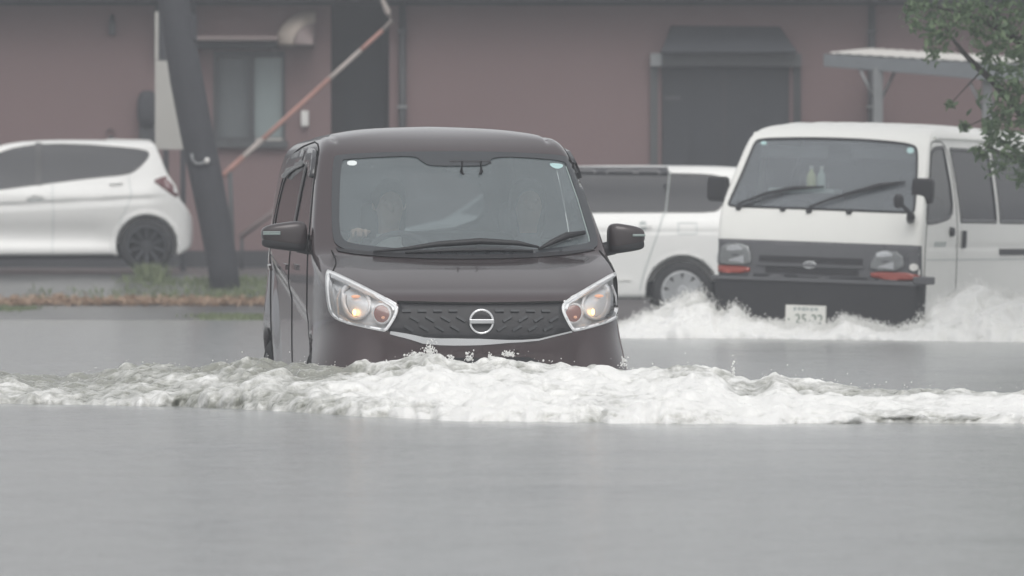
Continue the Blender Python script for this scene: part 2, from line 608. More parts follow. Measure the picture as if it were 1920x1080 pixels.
class Vehicle:
    def __init__(s, name, label, cat, loc, rotz, roll, side, front, plan, k=0.06, vox=0.022, arches=(), extra=None):
        s.root = empty(name, loc, (0, roll, rotz))
        tag(s.root, label, cat)
        s.M = Matrix.Translation(loc) @ Euler((0, roll, rotz)).to_matrix().to_4x4()
        s.Mi = s.M.inverted()
        s.vox = vox
        side = np.array(side, float)
        SS = Sdf2(chaikin(side, 3))
        fr = np.array(front, float)
        fr = np.vstack([fr, (fr * [-1, 1])[::-1]])
        FS = Sdf2(chaikin(fr, 3))
        pl = np.array(plan, float)
        pl = np.vstack([pl, (pl * [-1, 1])[::-1]])
        PS = Sdf2(chaikin(pl, 3))

        def fn(x, y, z):
            d = smax(smax(SS(y, z), FS(x, z), k), PS(x, y), k)
            if extra:
                d = extra(d, x, y, z)
            for (yc, zc, rr, xin) in arches:
                c = np.maximum(np.hypot(y - yc, z - zc) - rr, xin - np.abs(x))
                d = smax(d, -c, 0.012)
            return d
        lo = np.array([fr[:, 0].min() - .06, side[:, 0].min() - .06, side[:, 1].min() - .06])
        hi = np.array([fr[:, 0].max() + .06, side[:, 0].max() + .06, side[:, 1].max() + .06])
        s.V, s.Fc, s.N = polygonise(fn, lo, hi, vox)
        s.bvh = BVHTree.FromPolygons([Vector(v) for v in s.V], [tuple(map(int, f)) for f in s.Fc])
        s.keep = np.ones(len(s.Fc), bool)
        s.Mn = np.array(s.M)
        s.camL = np.array(s.Mi @ Vector((0, 0, CZ)))

    # projections ------------------------------------------------
    def ray(s, q, proj):
        a, b = float(q[0]), float(q[1])
        if proj == 'px':
            o = s.Mi @ Vector((0, 0, CZ))
            return o, (s.Mi.to_3x3() @ pxdir(a, b)).normalized()
        if proj == 'front':
            return Vector((a, -3, b)), Vector((0, 1, 0))
        if proj == 'rear':
            return Vector((a, 9, b)), Vector((0, -1, 0))
        if proj == 'R':
            return Vector((4, a, b)), Vector((-1, 0, 0))
        if proj == 'L':
            return Vector((-4, a, b)), Vector((1, 0, 0))
        if proj == 'top':
            return Vector((a, b, 5)), Vector((0, 0, -1))

    def hit(s, q, proj):
        o, d = s.ray(q, proj)
        h = s.bvh.ray_cast(o, d)
        if h[0] is None:
            # just past the silhouette: closest surface point along the ray
            if proj == 'px':
                t = (Vector(s.V.mean(0)) - o).dot(d)
            else:
                t = 4.0
            pt = o + d * t
            for _ in range(12):
                n = s.bvh.find_nearest(pt)
                t2 = (n[0] - o).dot(d)
                if abs(t2 - t) < 1e-4:
                    break
                t = t2
                pt = o + d * t
            return n[0], n[1]
        n = h[1]
        if n.dot(d) > 0:
            n = -n
        return h[0], n

    def to2d(s, V, N, proj):
        if proj == 'px':
            W = V @ s.Mn[:3, :3].T + s.Mn[:3, 3]
            K = (W - [0, 0, CZ]) @ np.array(CM)
            q = np.stack([960 + F * K[:, 0] / -K[:, 2], 540 - F * K[:, 1] / -K[:, 2]], 1)
            f = ((V - s.camL) * N).sum(1) < 0
            return q, f
        if proj == 'front':
            return V[:, [0, 2]], N[:, 1] < -0.12
        if proj == 'rear':
            return V[:, [0, 2]], N[:, 1] > 0.12
        if proj == 'R':
            return V[:, [1, 2]], (N[:, 0] > 0.15)
        if proj == 'L':
            return V[:, [1, 2]], (N[:, 0] < -0.15)
        if proj == 'top':
            return V[:, [0, 1]], N[:, 2] > 0.15

    def scale(s, proj):
        return F / (s.root.location.y + 0.5) if proj == 'px' else 1.0

    def cut(s, poly, proj):
        poly = np.asarray(poly, float)
        q, f = s.to2d(s.V, s.N, proj)
        e, c = nearest(poly, q)
        near = np.where((e < 0.55 * s.vox * s.scale(proj)) & f)[0]
        for i in near:
            p, n = s.hit(c[i], proj)
            if (Vector(s.V[i]) - p).length < 2.5 * s.vox:
                s.V[i] = p
        cen = s.V[s.Fc].mean(1)
        nn = s.N[s.Fc].mean(1)
        q, f = s.to2d(cen, nn, proj)
        s.keep &= ~(inside(poly, q) & f)

    def grid2(s, poly, holes, step):
        poly = np.asarray(poly, float)
        pts = []
        edges = []

        def ring(p):
            n0 = len(pts)
            for a, b in zip(p, np.roll(p, -1, 0)):
                L = np.hypot(*(b - a))
                m = max(1, int(round(L / step)))
                for k in range(m):
                    pts.append(a + (b - a) * k / m)
            for k in range(n0, len(pts)):
                edges.append((k, k + 1 if k + 1 < len(pts) else n0))
        ring(poly)
        for h in holes:
            ring(np.asarray(h, float))
        lo, hi = poly.min(0), poly.max(0)
        gx, gy = np.meshgrid(np.arange(lo[0], hi[0], step), np.arange(lo[1], hi[1], step))
        Q = np.stack([gx.ravel(), gy.ravel()], 1)
        m = inside(poly, Q) & (nearest(poly, Q)[0] > step * .45)
        for h in holes:
            h = np.asarray(h, float)
            m &= ~inside(h, Q) & (nearest(h, Q)[0] > step * .45)
        pts = pts + list(Q[m])
        r = delaunay_2d_cdt([Vector(p) for p in pts], edges, [], 0, 1e-6)
        V2 = np.array([v[:] for v in r[0]])
        T = np.array([f for f in r[2]])
        cen = V2[T].mean(1)
        ok = inside(poly, cen)
        for h in holes:
            ok &= ~inside(np.asarray(h, float), cen)
        return V2, T[ok]

    def patch(s, poly, proj, off, m, name, parent=None, holes=(), step=None, skirt=0.0, smooth=True):
        """conforming panel: outline projected on the body, raised by off"""
        step = step or 0.03 * s.scale(proj)
        V2, T = s.grid2(poly, holes, step)
        V = []
        Nn = []
        for q in V2:
            p, n = s.hit(q, proj)
            V.append(p + n * off)
            Nn.append(n)
        Fc = []
        for t in T:
            a, b, c = [V[i] for i in t]
            if (b - a).cross(c - a).dot(Nn[t[0]]) < 0:
                t = t[::-1]
            Fc.append(tuple(t))
        if skirt:
            cnt = {}
            for f in Fc:
                for i in range(3):
                    e = (f[i], f[(i + 1) % 3])
                    cnt[tuple(sorted(e))] = cnt.get(tuple(sorted(e)), []) + [e]
            n0 = len(V)
            mp = {}
            for k, l in cnt.items():
                if len(l) == 1:
                    for i in k:
                        if i not in mp:
                            mp[i] = len(V)
                            V.append(V[i] - Nn[i] * skirt)
                    a, b = l[0]
                    Fc.append((b, a, mp[a], mp[b]))
        return mk(name, V, Fc, m, parent or s.root, smooth)

    def path3(s, pts, proj, off):
        out = []
        for q in pts:
            p, n = s.hit(q, proj)
            out.append((p + n * off, n))
        return out

    def strip(s, pts, proj, w, m, name, off=0.0015, parent=None, h=0.002, step=0.03, widths=None):
        pts = np.asarray(pts, float)
        q = [pts[0]]
        for a, b in zip(pts[:-1], pts[1:]):
            k = max(1, int(np.hypot(*(b - a)) / (step * s.scale(proj))))
            for i in range(1, k + 1):
                q.append(a + (b - a) * i / k)
        pp = s.path3(q, proj, off)
        V = []
        Fc = []
        for i, (p, n) in enumerate(pp):
            t = (pp[min(i + 1, len(pp) - 1)][0] - pp[max(i - 1, 0)][0]).normalized()
            sd = t.cross(n).normalized()
            ww = w if widths is None else np.interp(i / (len(pp) - 1), np.linspace(0, 1, len(widths)), widths)
            V += [p + sd * ww / 2 - n * h, p + sd * ww / 2 + n * h, p - sd * ww / 2 + n * h, p - sd * ww / 2 - n * h]
        for i in range(len(pp) - 1):
            for k in range(4):
                Fc.append((i * 4 + k, i * 4 + (k + 1) % 4, i * 4 + 4 + (k + 1) % 4, i * 4 + 4 + k))
        Fc += [(3, 2, 1, 0), tuple(len(V) - 4 + k for k in range(4))]
        return mk(name, V, Fc, m, parent or s.root, False)

    def rod(s, pts, proj, offs, rs, m, name, parent=None, n=6):
        pp = []
        for q, o in zip(pts, offs):
            p, nn = s.hit(q, proj)
            pp.append(p + nn * o)
        return MB().tube(pp, rs, n).build(name, m, parent or s.root, True)

    def local(s, px, py, yl):
        """point of the local plane y = yl seen at a pixel"""
        o, d = s.ray((px, py), 'px')
        return o + d * ((yl - o.y) / d.y)

    def finish(s, m, regions=(), name='body'):
        cen = s.V[s.Fc].mean(1)
        nn = s.N[s.Fc].mean(1)
        left = s.keep.copy()

        def emit(mask, nm, mm):
            if not mask.any():
                return None
            Fs = s.Fc[mask]
            u, inv = np.unique(Fs, return_inverse=True)
            return mk(nm, s.V[u], inv.reshape(Fs.shape), mm, s.root, True, s.N[u])
        for (nm, proj, poly, mm) in regions:
            q, f = s.to2d(cen, nn, proj)
            k = biggest(s.Fc, left & f & inside(np.asarray(poly, float), q))
            emit(k, nm, mm)
            left &= ~k
        return emit(left, name, m)

    def wheel(s, x, y, z, r, w, rim_r, m_rim, spokes, sgn, dish=0.02, spoke_w=0.05):
        """tyre + rim; outer face towards sgn*x"""
        M = Matrix.Translation((x, y, z)) @ Matrix.Rotation(R(90) * sgn, 4, 'Y')
        root = MB()
        h = w / 2
        root.lathe([(rim_r, -h), (rim_r + .02, -h - .008), (r - .04, -h - .004), (r - .008, -h * .8), (r, -h * .5), (r, h * .5),
                    (r - .008, h * .8), (r - .04, h + .004), (rim_r + .02, h + .008), (rim_r, h)], M, 40)
        wh = root.build('wheel', M_rubber, s.root, True)
        rm = MB()
        rm.lathe([(rim_r + .004, -h), (rim_r + .004, h + .004), (rim_r - .015, h + .006), (rim_r - .022, h - .02), (rim_r - .03, -h)], M, 40)
        rm.lathe([(.055, h - dish + .004), (.05, h - dish + .012), (.001, h - dish + .014)], M, 20)
        rm.lathe([(.055, h - dish - .03), (.055, h - dish + .004)], M, 20)
        for k in range(spokes):
            A = M @ Matrix.Rotation(2 * math.pi * k / spokes, 4, 'Z')
            a0, a1 = spoke_w * .45, spoke_w * .6
            V = [(0.04, -a0, h - dish), (0.04, a0, h - dish), (rim_r - .015, a1, h - .004), (rim_r - .015, -a1, h - .004)]
            V = V + [(vx, vy, vz - .025) for vx, vy, vz in V]
            rm.add([A @ Vector(v) for v in V], [(0, 1, 2, 3), (0, 4, 5, 1), (1, 5, 6, 2), (2, 6, 7, 3), (3, 7, 4, 0), (7, 6, 5, 4)])
        rm.build('rim', m_rim, wh, False)
        bk = MB()
        bk.lathe([(rim_r - .01, -h * .2), (.001, -h * .2)], M, 24)
        bk.build('brake_disc', M_gap, wh, False)
        return wh


def ell(cx, cy, rx, ry, n=24, rot=0.0):
    t = np.arange(n) * 2 * math.pi / n
    c, s_ = math.cos(rot), math.sin(rot)
    x = np.cos(t) * rx
    y = np.sin(t) * ry
    return np.stack([cx + x * c - y * s_, cy + x * s_ + y * c], 1)


def shrink(poly, f):
    poly = np.asarray(poly, float)
    c = (poly.min(0) + poly.max(0)) / 2
    return c + (poly - c) * f


def inset(poly, d):
    """move every outline point inwards by d"""
    poly = np.asarray(poly, float)
    a = np.roll(poly, 1, 0)
    b = np.roll(poly, -1, 0)
    t = b - a
    t /= np.hypot(t[:, 0], t[:, 1])[:, None] + 1e-9
    n = np.stack([-t[:, 1], t[:, 0]], 1)
    ar = 0.5 * np.sum(poly[:, 0] * np.roll(poly[:, 1], -1) - np.roll(poly[:, 0], -1) * poly[:, 1])
    if ar < 0:
        n = -n
    return poly + n * d


def capsule(x, y, z, a, b, ra, rb):
    a = np.array(a, float)
    b = np.array(b, float)
    d = b - a
    t = np.clip(((x - a[0]) * d[0] + (y - a[1]) * d[1] + (z - a[2]) * d[2]) / (d @ d + 1e-9), 0, 1)
    r = ra + (rb - ra) * t
    return np.sqrt((x - a[0] - t * d[0]) ** 2 + (y - a[1] - t * d[1]) ** 2 + (z - a[2] - t * d[2]) ** 2) - r


def ellipsoid(x, y, z, c, r):
    k = np.sqrt(((x - c[0]) / r[0]) ** 2 + ((y - c[1]) / r[1]) ** 2 + ((z - c[2]) / r[2]) ** 2)
    return (k - 1) * min(r)


def rounded_blob(name, lo, hi, power, m, parent, taper=None, n=20):
    """superellipsoid in a box, for mirror housings, headrests, dash pads"""
    c = [(a + b) / 2 for a, b in zip(lo, hi)]
    h = [(b - a) / 2 for a, b in zip(lo, hi)]
    V = []
    Fc = []
    nu, nv = n * 2, n

    def sp(t, p):
        return math.copysign(abs(t) ** p, t)
    for j in range(nv + 1):
        ph = -math.pi / 2 + math.pi * j / nv
        for i in range(nu):
            th = 2 * math.pi * i / nu
            p = Vector((sp(math.cos(ph), power) * sp(math.cos(th), power), sp(math.cos(ph), power) * sp(math.sin(th), power), sp(math.sin(ph), power)))
            if taper:
                p = Vector(taper(p))
            V.append((c[0] + h[0] * p.x, c[1] + h[1] * p.y, c[2] + h[2] * p.z))
    for j in range(nv):
        for i in range(nu):
            Fc.append((j * nu + i, j * nu + (i + 1) % nu, (j + 1) * nu + (i + 1) % nu, (j + 1) * nu + i))
    return mk(name, V, Fc, m, parent, True)

# ================================================================== the setting
# ground: road bed under the flood, rising to the yard of the building
TY = [-60, 44, 47.5, 49.5, 54.0, 55.0, 56.0, 58.0, 64.0, 90, 400, 1500]
TZ = [-.31, -.31, -.06, .0, .085, .16, .27, .40, .45, .5, 1.0, 3.0]


def ground_z(x, y):
    return np.interp(y, TY, TZ)


def soil_mat():
    m = bpy.data.materials.new('wet_asphalt_and_soil')
    m.use_nodes = True
    nt = m.node_tree
    b = nt.nodes['Principled BSDF']
    tc = nt.nodes.new('ShaderNodeTexCoord')
    n1 = nt.nodes.new('ShaderNodeTexNoise')
    n1.inputs['Scale'].default_value = 1.3
    n1.inputs['Detail'].default_value = 6
    nt.links.new(tc.outputs['Object'], n1.inputs['Vector'])
    cr = nt.nodes.new('ShaderNodeValToRGB')
    cr.color_ramp.elements[0].position = .3
    cr.color_ramp.elements[1].position = .7
    cr.color_ramp.elements[0].color = (.085, .088, .09, 1)
    cr.color_ramp.elements[1].color = (.15, .15, .148, 1)
    nt.links.new(n1.outputs[0], cr.inputs[0])
    nt.links.new(cr.outputs[0], b.inputs['Base Color'])
    b.inputs['Roughness'].default_value = 0.28
    n2 = nt.nodes.new('ShaderNodeTexNoise')
    n2.inputs['Scale'].default_value = 30
    nt.links.new(tc.outputs['Object'], n2.inputs['Vector'])
    bp = nt.nodes.new('ShaderNodeBump')
    bp.inputs['Strength'].default_value = .4
    bp.inputs['Distance'].default_value = .01
    nt.links.new(n2.outputs[0], bp.inputs['Height'])
    nt.links.new(bp.outputs[0], b.inputs['Normal'])
    return m


M_soil = soil_mat()
xs = np.concatenate([[-300, -100, -50], np.arange(-20, 20.1, 0.4), [50, 100, 300]])
ys = np.concatenate([[-60, 0, 30, 44], np.arange(45, 66, 0.25), [75, 90, 200, 400]])
gx, gy = np.meshgrid(xs, ys, indexing='ij')
gz = ground_z(gx, gy)
amp = 0.02 * sstep(46, 50, gy) * (np.abs(gx) < 21)
gz = gz + amp * fbm(np.stack([gx.ravel() * .8, gy.ravel() * .8, gx.ravel() * 0], 1)).reshape(gx.shape)
nX, nY = gx.shape
V = np.stack([gx.ravel(), gy.ravel(), gz.ravel()], 1)
Fg = [(i * nY + j, (i + 1) * nY + j, (i + 1) * nY + j + 1, i * nY + j + 1) for i in range(nX - 1) for j in range(nY - 1)]
tag(mk('ground', V, Fg, M_soil), kind='structure')


def water_mat():
    m = bpy.data.materials.new('murky_flood_water')
    m.use_nodes = True
    nt = m.node_tree
    b = nt.nodes['Principled BSDF']
    b.inputs['Base Color'].default_value = (.34, .35, .35, 1)
    b.inputs['Roughness'].default_value = 0.16
    b.inputs['IOR'].default_value = 1.33
    tc = nt.nodes.new('ShaderNodeTexCoord')
    hsum = None
    for sc, dist, det, st in (((1.0, 1.3, 1), .012, 3, .9), ((7, 7, 7), .012, 4, 4.5), ((38, 38, 38), .0045, 2, 28)):
        mp = nt.nodes.new('ShaderNodeMapping')
        mp.inputs['Scale'].default_value = sc
        nt.links.new(tc.outputs['Object'], mp.inputs['Vector'])
        n = nt.nodes.new('ShaderNodeTexNoise')
        n.inputs['Scale'].default_value = 1.0
        n.inputs['Detail'].default_value = det
        nt.links.new(mp.outputs[0], n.inputs['Vector'])
        mu = nt.nodes.new('ShaderNodeMath')
        mu.operation = 'MULTIPLY'
        mu.inputs[1].default_value = dist
        nt.links.new(n.outputs[0], mu.inputs[0])
        if hsum is None:
            hsum = mu
        else:
            ad = nt.nodes.new('ShaderNodeMath')
            ad.operation = 'ADD'
            nt.links.new(hsum.outputs[0], ad.inputs[0])
            nt.links.new(mu.outputs[0], ad.inputs[1])
            hsum = ad
    vo_ = nt.nodes.new('ShaderNodeTexVoronoi')
    vo_.inputs['Scale'].default_value = 5.5
    vo_.inputs['Randomness'].default_value = 1.0
    nt.links.new(tc.outputs['Object'], vo_.inputs['Vector'])
    wv = nt.nodes.new('ShaderNodeMath')
    wv.operation = 'MULTIPLY'
    wv.inputs[1].default_value = 46.0
    nt.links.new(vo_.outputs['Distance'], wv.inputs[0])
    sn = nt.nodes.new('ShaderNodeMath')
    sn.operation = 'SINE'
    nt.links.new(wv.outputs[0], sn.inputs[0])
    fl = nt.nodes.new('ShaderNodeMapRange')
    fl.inputs[1].default_value = .05
    fl.inputs[2].default_value = .38
    fl.inputs[3].default_value = .0022
    fl.inputs[4].default_value = 0.0
    nt.links.new(vo_.outputs['Distance'], fl.inputs[0])
    rg = nt.nodes.new('ShaderNodeMath')
    rg.operation = 'MULTIPLY_ADD'
    nt.links.new(sn.outputs[0], rg.inputs[0])
    nt.links.new(fl.outputs[0], rg.inputs[1])
    nt.links.new(hsum.outputs[0], rg.inputs[2])
    hsum = rg
    bp = nt.nodes.new('ShaderNodeBump')
    bp.inputs['Strength'].default_value = 1.0
    bp.inputs['Distance'].default_value = 1.0
    nt.links.new(hsum.outputs[0], bp.inputs['Height'])
    nt.links.new(bp.outputs[0], b.inputs['Normal'])
    return m


M_water = water_mat()
wx = np.concatenate([[-300, -100, -30], np.arange(-10, 10.01, .25), [30, 100, 300]])
wy = np.concatenate([[-60, 0], np.arange(5, 52.01, .2)])
gx, gy = np.meshgrid(wx, wy, indexing='ij')
pp = np.stack([gx.ravel() * .55, gy.ravel() * .8, gx.ravel() * 0 + 3], 1)
gz = (0.010 * fbm(pp, 3)).reshape(gx.shape) * ((np.abs(gx) < 11) & (gy > 4) & (gy < 46))
nX, nY = gx.shape
V = np.stack([gx.ravel(), gy.ravel(), gz.ravel()], 1)
Fg = [(i * nY + j, (i + 1) * nY + j, (i + 1) * nY + j + 1, i * nY + j + 1) for i in range(nX - 1) for j in range(nY - 1)]
tag(mk('flood_water', V, Fg, M_water), kind='structure')

# ------------------------------------------------------------------ the brown building
YB = 64.0
bld = empty('brown_building', (0, YB, .44))
tag(bld, 'long low brown rendered building with dark doors behind the parked cars', 'building')
GB = .44


def bx(px):
    return (px - 960) / F * YB


def bz(py):
    return CZ - (py - HOR) / F * YB - GB


def bbox(name, px0, px1, py0, py1, y0, y1, m, parent=bld, bev=0.0):
    return box(name, (bx(px0), y0, bz(py1)), (bx(px1), y1, bz(py0)), m, parent, bev)


TOP = 6
ZB = 505  # pixel row of the wall foot
# wall around its openings
bbox('wall', -900, 400, TOP, ZB, 0, .3, M_wall)
bbox('wall', 400, 535, TOP, 95, 0, .3, M_wall)
bbox('wall', 400, 535, 265, ZB, 0, .3, M_wall)
bbox('wall', 535, 620, TOP, ZB, 0, .3, M_wall)
bbox('wall', 730, 1240, TOP, ZB, 0, .3, M_wall)
bbox('wall', 1240, 1480, TOP, 101, 0, .3, M_wall)
bbox('wall', 1480, 3000, TOP, ZB, 0, .3, M_wall)
# side and rear walls, roof
bbox('rear_wall', -900, 3000, TOP, ZB, 9.0, 9.3, M_wall)
bbox('side_wall', -930, -900, TOP, ZB, 0, 9.3, M_wall)
bbox('side_wall', 3000, 3030, TOP, ZB, 0, 9.3, M_wall)
rf = MB()
x0, x1 = bx(-990), bx(3090)
z0 = bz(TOP) + .02
rf.add([(x0, -.5, z0 + .14), (x1, -.5, z0 + .14), (x1, 4.6, z0 + 1.3), (x0, 4.6, z0 + 1.3), (x0, 9.8, z0 + .14), (x1, 9.8, z0 + .14),
        (x0, -.5, z0), (x1, -.5, z0), (x0, 9.8, z0), (x1, 9.8, z0)],
       [(0, 1, 2, 3), (3, 2, 5, 4), (7, 6, 8, 9), (6, 7, 1, 0), (5, 9, 8, 4), (0, 3, 4, 8, 6), (1, 7, 9, 5, 2)])
rfo = rf.build('roof', M_eave, bld)
gut = MB()
gut.tube([(x0, -.56, z0 + .04), (x1, -.56, z0 + .04)], .06, 10)
gut.build('gutter', M_pipe, rfo, True)
# dark strip standing in for the eave's shadow on the wall head
bbox('eave_shadow_strip', -900, 3000, -4, 11, -.07, -.002, M_eave)
# window with two panes, frame and sill
win = bbox('window', 400, 535, 95, 108, -.02, .14, M_winframe)
bbox('frame', 400, 408, 108, 265, -.02, .14, M_winframe, win)
bbox('frame', 529, 535, 108, 265, -.02, .14, M_winframe, win)
bbox('frame', 408, 529, 257, 265, -.02, .14, M_winframe, win)
bbox('mullion', 467, 477, 108, 257, -.03, .12, M_winframe, win)
bbox('pane', 408, 467, 108, 257, .06, .08, M_curtain, win)
bbox('pane', 477, 529, 108, 257, .03, .05, M_curtain2, win)
bbox('sill', 396, 540, 265, 277, -.10, -.002, M_doorframe, win)
bbox('sill_strip', 479, 530, 259, 264, -.06, -.022, M_signwhite, win)
# flat canopy with a rounded beige end awning
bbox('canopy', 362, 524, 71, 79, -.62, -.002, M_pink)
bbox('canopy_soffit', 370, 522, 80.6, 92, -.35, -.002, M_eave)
# a shell-shaped awning: quarter dome, beige outer leaf and a greyer inner leaf
def shell(u0, u1, grow):
    mb = MB()
    cx, cz = bx(592), bz(88)
    rx, rz = bx(592) - bx(518), bz(20) - bz(88)
    nu_, nv_ = 10, 14
    Vv = []
    for i in range(nu_ + 1):
        u = u0 + (u1 - u0) * i / nu_
        for j in range(nv_ + 1):
            t = j / nv_ * math.pi / 2
            Vv.append((cx - rx * u * math.cos(t), -.02 - (.62 + grow) * math.sqrt(max(0, 1 - .82 * u * u)) * (.35 + .65 * math.cos(t)), cz + rz * (.25 + .75 * u) * math.sin(t)))
    Fv = [(i * (nv_ + 1) + j, (i + 1) * (nv_ + 1) + j, (i + 1) * (nv_ + 1) + j + 1, i * (nv_ + 1) + j + 1) for i in range(nu_) for j in range(nv_)]
    n0 = len(Vv)
    Vb = [(x, -.004, z) for x, y, z in Vv]
    mb.add(Vv + Vb, Fv + [tuple(reversed([k + n0 for k in f])) for f in Fv])
    ring = [i * (nv_ + 1) for i in range(nu_ + 1)]
    mb.Fc += [(a_, a_ + n0, b_ + n0, b_) for a_, b_ in zip(ring[:-1], ring[1:])]
    last = [nu_ * (nv_ + 1) + j for j in range(nv_ + 1)]
    mb.Fc += [(a_, a_ + n0, b_ + n0, b_) for a_, b_ in zip(last[:-1], last[1:])]
    return mb


awo = shell(.52, 1.0, 0).build('awning', M_beige, bld, True)
shell(.02, .515, -.03).build('awning_side', M_pink, awo, True)
# dark recessed doorway
bbox('recess_back', 620, 730, TOP, ZB, .9, .95, M_recess)
bbox('recess_side', 614, 620, TOP, ZB, .3, .9, M_recess)
bbox('recess_side', 730, 736, TOP, ZB, .3, .9, M_recess)
d1 = bbox('door', 640, 716, 60, ZB - 4, .84, .897, M_door)
bbox('handle', 645, 650, 280, 296, .80, .838, M_galv, d1)
# downpipes with brackets
for px, top in ((755, -3), (1633, -3)):
    o = MB().tube([(bx(px), -.10, bz(top)), (bx(px), -.10, bz(ZB))], .048, 12).build('downpipe', M_pipe, bld, True)
    for py in (60, 201, 330):
        bbox('bracket', px - 9, px + 9, py - 2.5, py + 2.5, -.17, -.002, M_galv if py == 201 else M_pipe, o)
# double door under a hipped metal hood
hd = MB()
pA = [(1258, 48), (1462, 50), (1492, 100), (1238, 100)]
Vv = [(bx(a), -.03, bz(b)) for a, b in pA[:2]] + [(bx(a), -.40, bz(b)) for a, b in pA[2:]] + \
     [(bx(1238), -.003, bz(100)), (bx(1492), -.003, bz(100)), (bx(1258), -.003, bz(48)), (bx(1462), -.003, bz(50))]
hd.add(Vv, [(0, 3, 2, 1), (0, 6, 4, 3), (1, 2, 5, 7), (3, 4, 5, 2), (0, 1, 7, 6)])
hd.build('door_hood', M_door, bld)
dd = bbox('door_header', 1219, 1501, 101, 125, -.16, .15, M_doorframe)
bbox('lintel_lip', 1219, 1240, 101, 125, -.18, -.162, M_galv, dd)
bbox('door_post', 1219, 1233, 126, ZB, -.06, -.003, M_doorframe, dd)
bbox('door_post', 1487, 1501, 126, ZB, -.06, -.003, M_eave, dd)
for a, b in ((1242, 1354), (1362, 1484)):
    lf = bbox('door_leaf', a, b, 126, ZB, .04, .10, M_door)
    bbox('leaf_stile', (a + b) / 2 - 2, (a + b) / 2 + 2, 128, ZB, .02, .038, M_door, lf)
bbox('door_meeting_stile', 1354, 1362, 126, ZB, .03, .10, M_recess)
bbox('door_notice', 1246, 1276, 180, 187, .02, .038, M_doorframe)
bbox('door_back', 1242, 1484, 104, ZB, .2, .28, M_recess)
# wall fittings
o = MB()
o.box((bx(205), -.12, bz(66)), (bx(217), -.002, bz(38)), .015)
o.tube([(bx(211), -.14, bz(44)), (bx(211), -.06, bz(30))], .03, 8)
o.build('wall_lamp', M_pipe, bld)
MB().lathe([(.001, -.05), (.05, -.05), (.055, 0)], Matrix.Translation((bx(208), -.03, bz(250))) @ Matrix.Rotation(R(90), 4, 'X'), 14).build('vent_cap', M_pipe, bld)
rounded_blob('fan_cowl', (bx(258), -.24, bz(240)), (bx(298), -.003, bz(170)), .75, M_pole, bld, n=12)
MB().box((bx(262), -.14, bz(268)), (bx(300), -.003, bz(226)), .02).build('meter_box', M_pipe, bld)
bbox('white_box', 565, 579, 208, 237, -.10, -.003, M_steelcap, bld, .01)
bbox('sign_back', 292, 368, -2, 118, -.16, -.003, M_pole)
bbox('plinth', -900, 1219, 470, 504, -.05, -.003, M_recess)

# ------------------------------------------------------------------ white signboard, leaning pole, striped guy rod, handrail
sg = empty('signboard', (0, 60.6, .42))
tag(sg, 'pale signboard on a thin post behind the leaning pole', 'sign')


def sgp(px, py, y=0.0):
    p = P(px, py, 60.6 + y)
    return (p.x, y, p.z - .42)


a, b = sgp(291, 280), sgp(352, 22)
box('panel', (a[0], -.03, a[2]), (b[0], .03, sgp(0, 114)[2]), M_signwhite, sg)
box('post', (a[0], -.03, sgp(0, 113)[2]), (sgp(297, 0)[0], .03, b[2]), M_signwhite, sg)
box('dark_panel', (sgp(299, 0)[0], -.02, sgp(0, 113)[2]), (b[0], .02, b[2] + .25), M_pole, sg)
box('foot', (sgp(306, 0)[0], -.03, -.05), (sgp(316, 0)[0], .03, a[2] - .004), M_pole, sg)
box('foot', (sgp(338, 0)[0], -.03, -.05), (sgp(348, 0)[0], .03, a[2] - .004), M_pole, sg)

YP = 55.8
pole = empty('leaning_pole', (0, YP, 0))
tag(pole, 'thick dark utility pole leaning left in front of the white hatchback', 'pole')
pts = []
rs = []
for px, py, w in ((424, 560, 58), (418, 500, 57), (404, 420, 60), (386, 330, 62), (367, 240, 62), (350, 150, 63), (335, 60, 58), (326, 0, 56), (300, -170, 54), (240, -560, 48)):
    p = P(px, py, YP)
    pts.append((p.x, 0, p.z))
    rs.append(w / 2 / F * YP)
MB().tube(pts, rs, 18).build('shaft', M_pole, pole, True)
p = P(361, 52, YP)
box('cable_box', (p.x - .05, -.10, p.z - .14), (p.x + .045, .10, p.z + .14), M_pole, pole, .01)
bp_ = [P(a, b, YP - .2) for a, b in ((359, 288), (361, 300), (367, 307), (378, 307), (387, 302))]
MB().tube([(q.x, q.y - YP, q.z) for q in bp_], .018, 6).build('wire_hook', M_galv, pole, True)
q = P(388, 301, YP - .22)
MB().lathe([(.001, .035), (.026, .02), (.03, 0), (.02, -.03), (.001, -.035)], Matrix.Translation((q.x, q.y - YP, q.z)), 12).build('insulator', M_steelcap, pole, True)

gr = empty('striped_guy_rod', (0, 60.0, 0))
tag(gr, 'slanting rod with faded red and white stripes above the brown car', 'rod')
A0 = P(418, 329, 59.0)
A1 = P(716, 58, 61.0)
cols = [(0, .12, M_stripe_r), (.12, .24, M_stripe_w), (.24, .66, M_stripe_r), (.66, .86, M_stripe_w), (.86, 1.0, M_stripe_r)]
for a, b, m in cols:
    q0 = A0.lerp(A1, a)
    q1 = A0.lerp(A1, b)
    MB().tube([(q.x, q.y - 60, q.z) for q in (q0, q1)], (.034 - .008 * b), 10).build('rod_section', m, gr, True)
q0, q1, q2 = P(718, 2, 61), P(727, 22, 61), P(735, 40, 61)
MB().tube([(q.x, q.y - 60, q.z) for q in (P(708, -40, 61), q0, q1, q2, A1)], [.02, .025, .04, .03, .02], 8).build('clamp', M_stripe_w, gr, True)
q0, q1 = P(431, 322, 59.05), P(434, 402, 59.05)
g0 = P(438, 520, 59.05)
MB().tube([(q.x, q.y - 60, q.z) for q in (q0, q1, g0)], [.03, .028, .028], 8).build('stay', M_doorframe, gr, True)

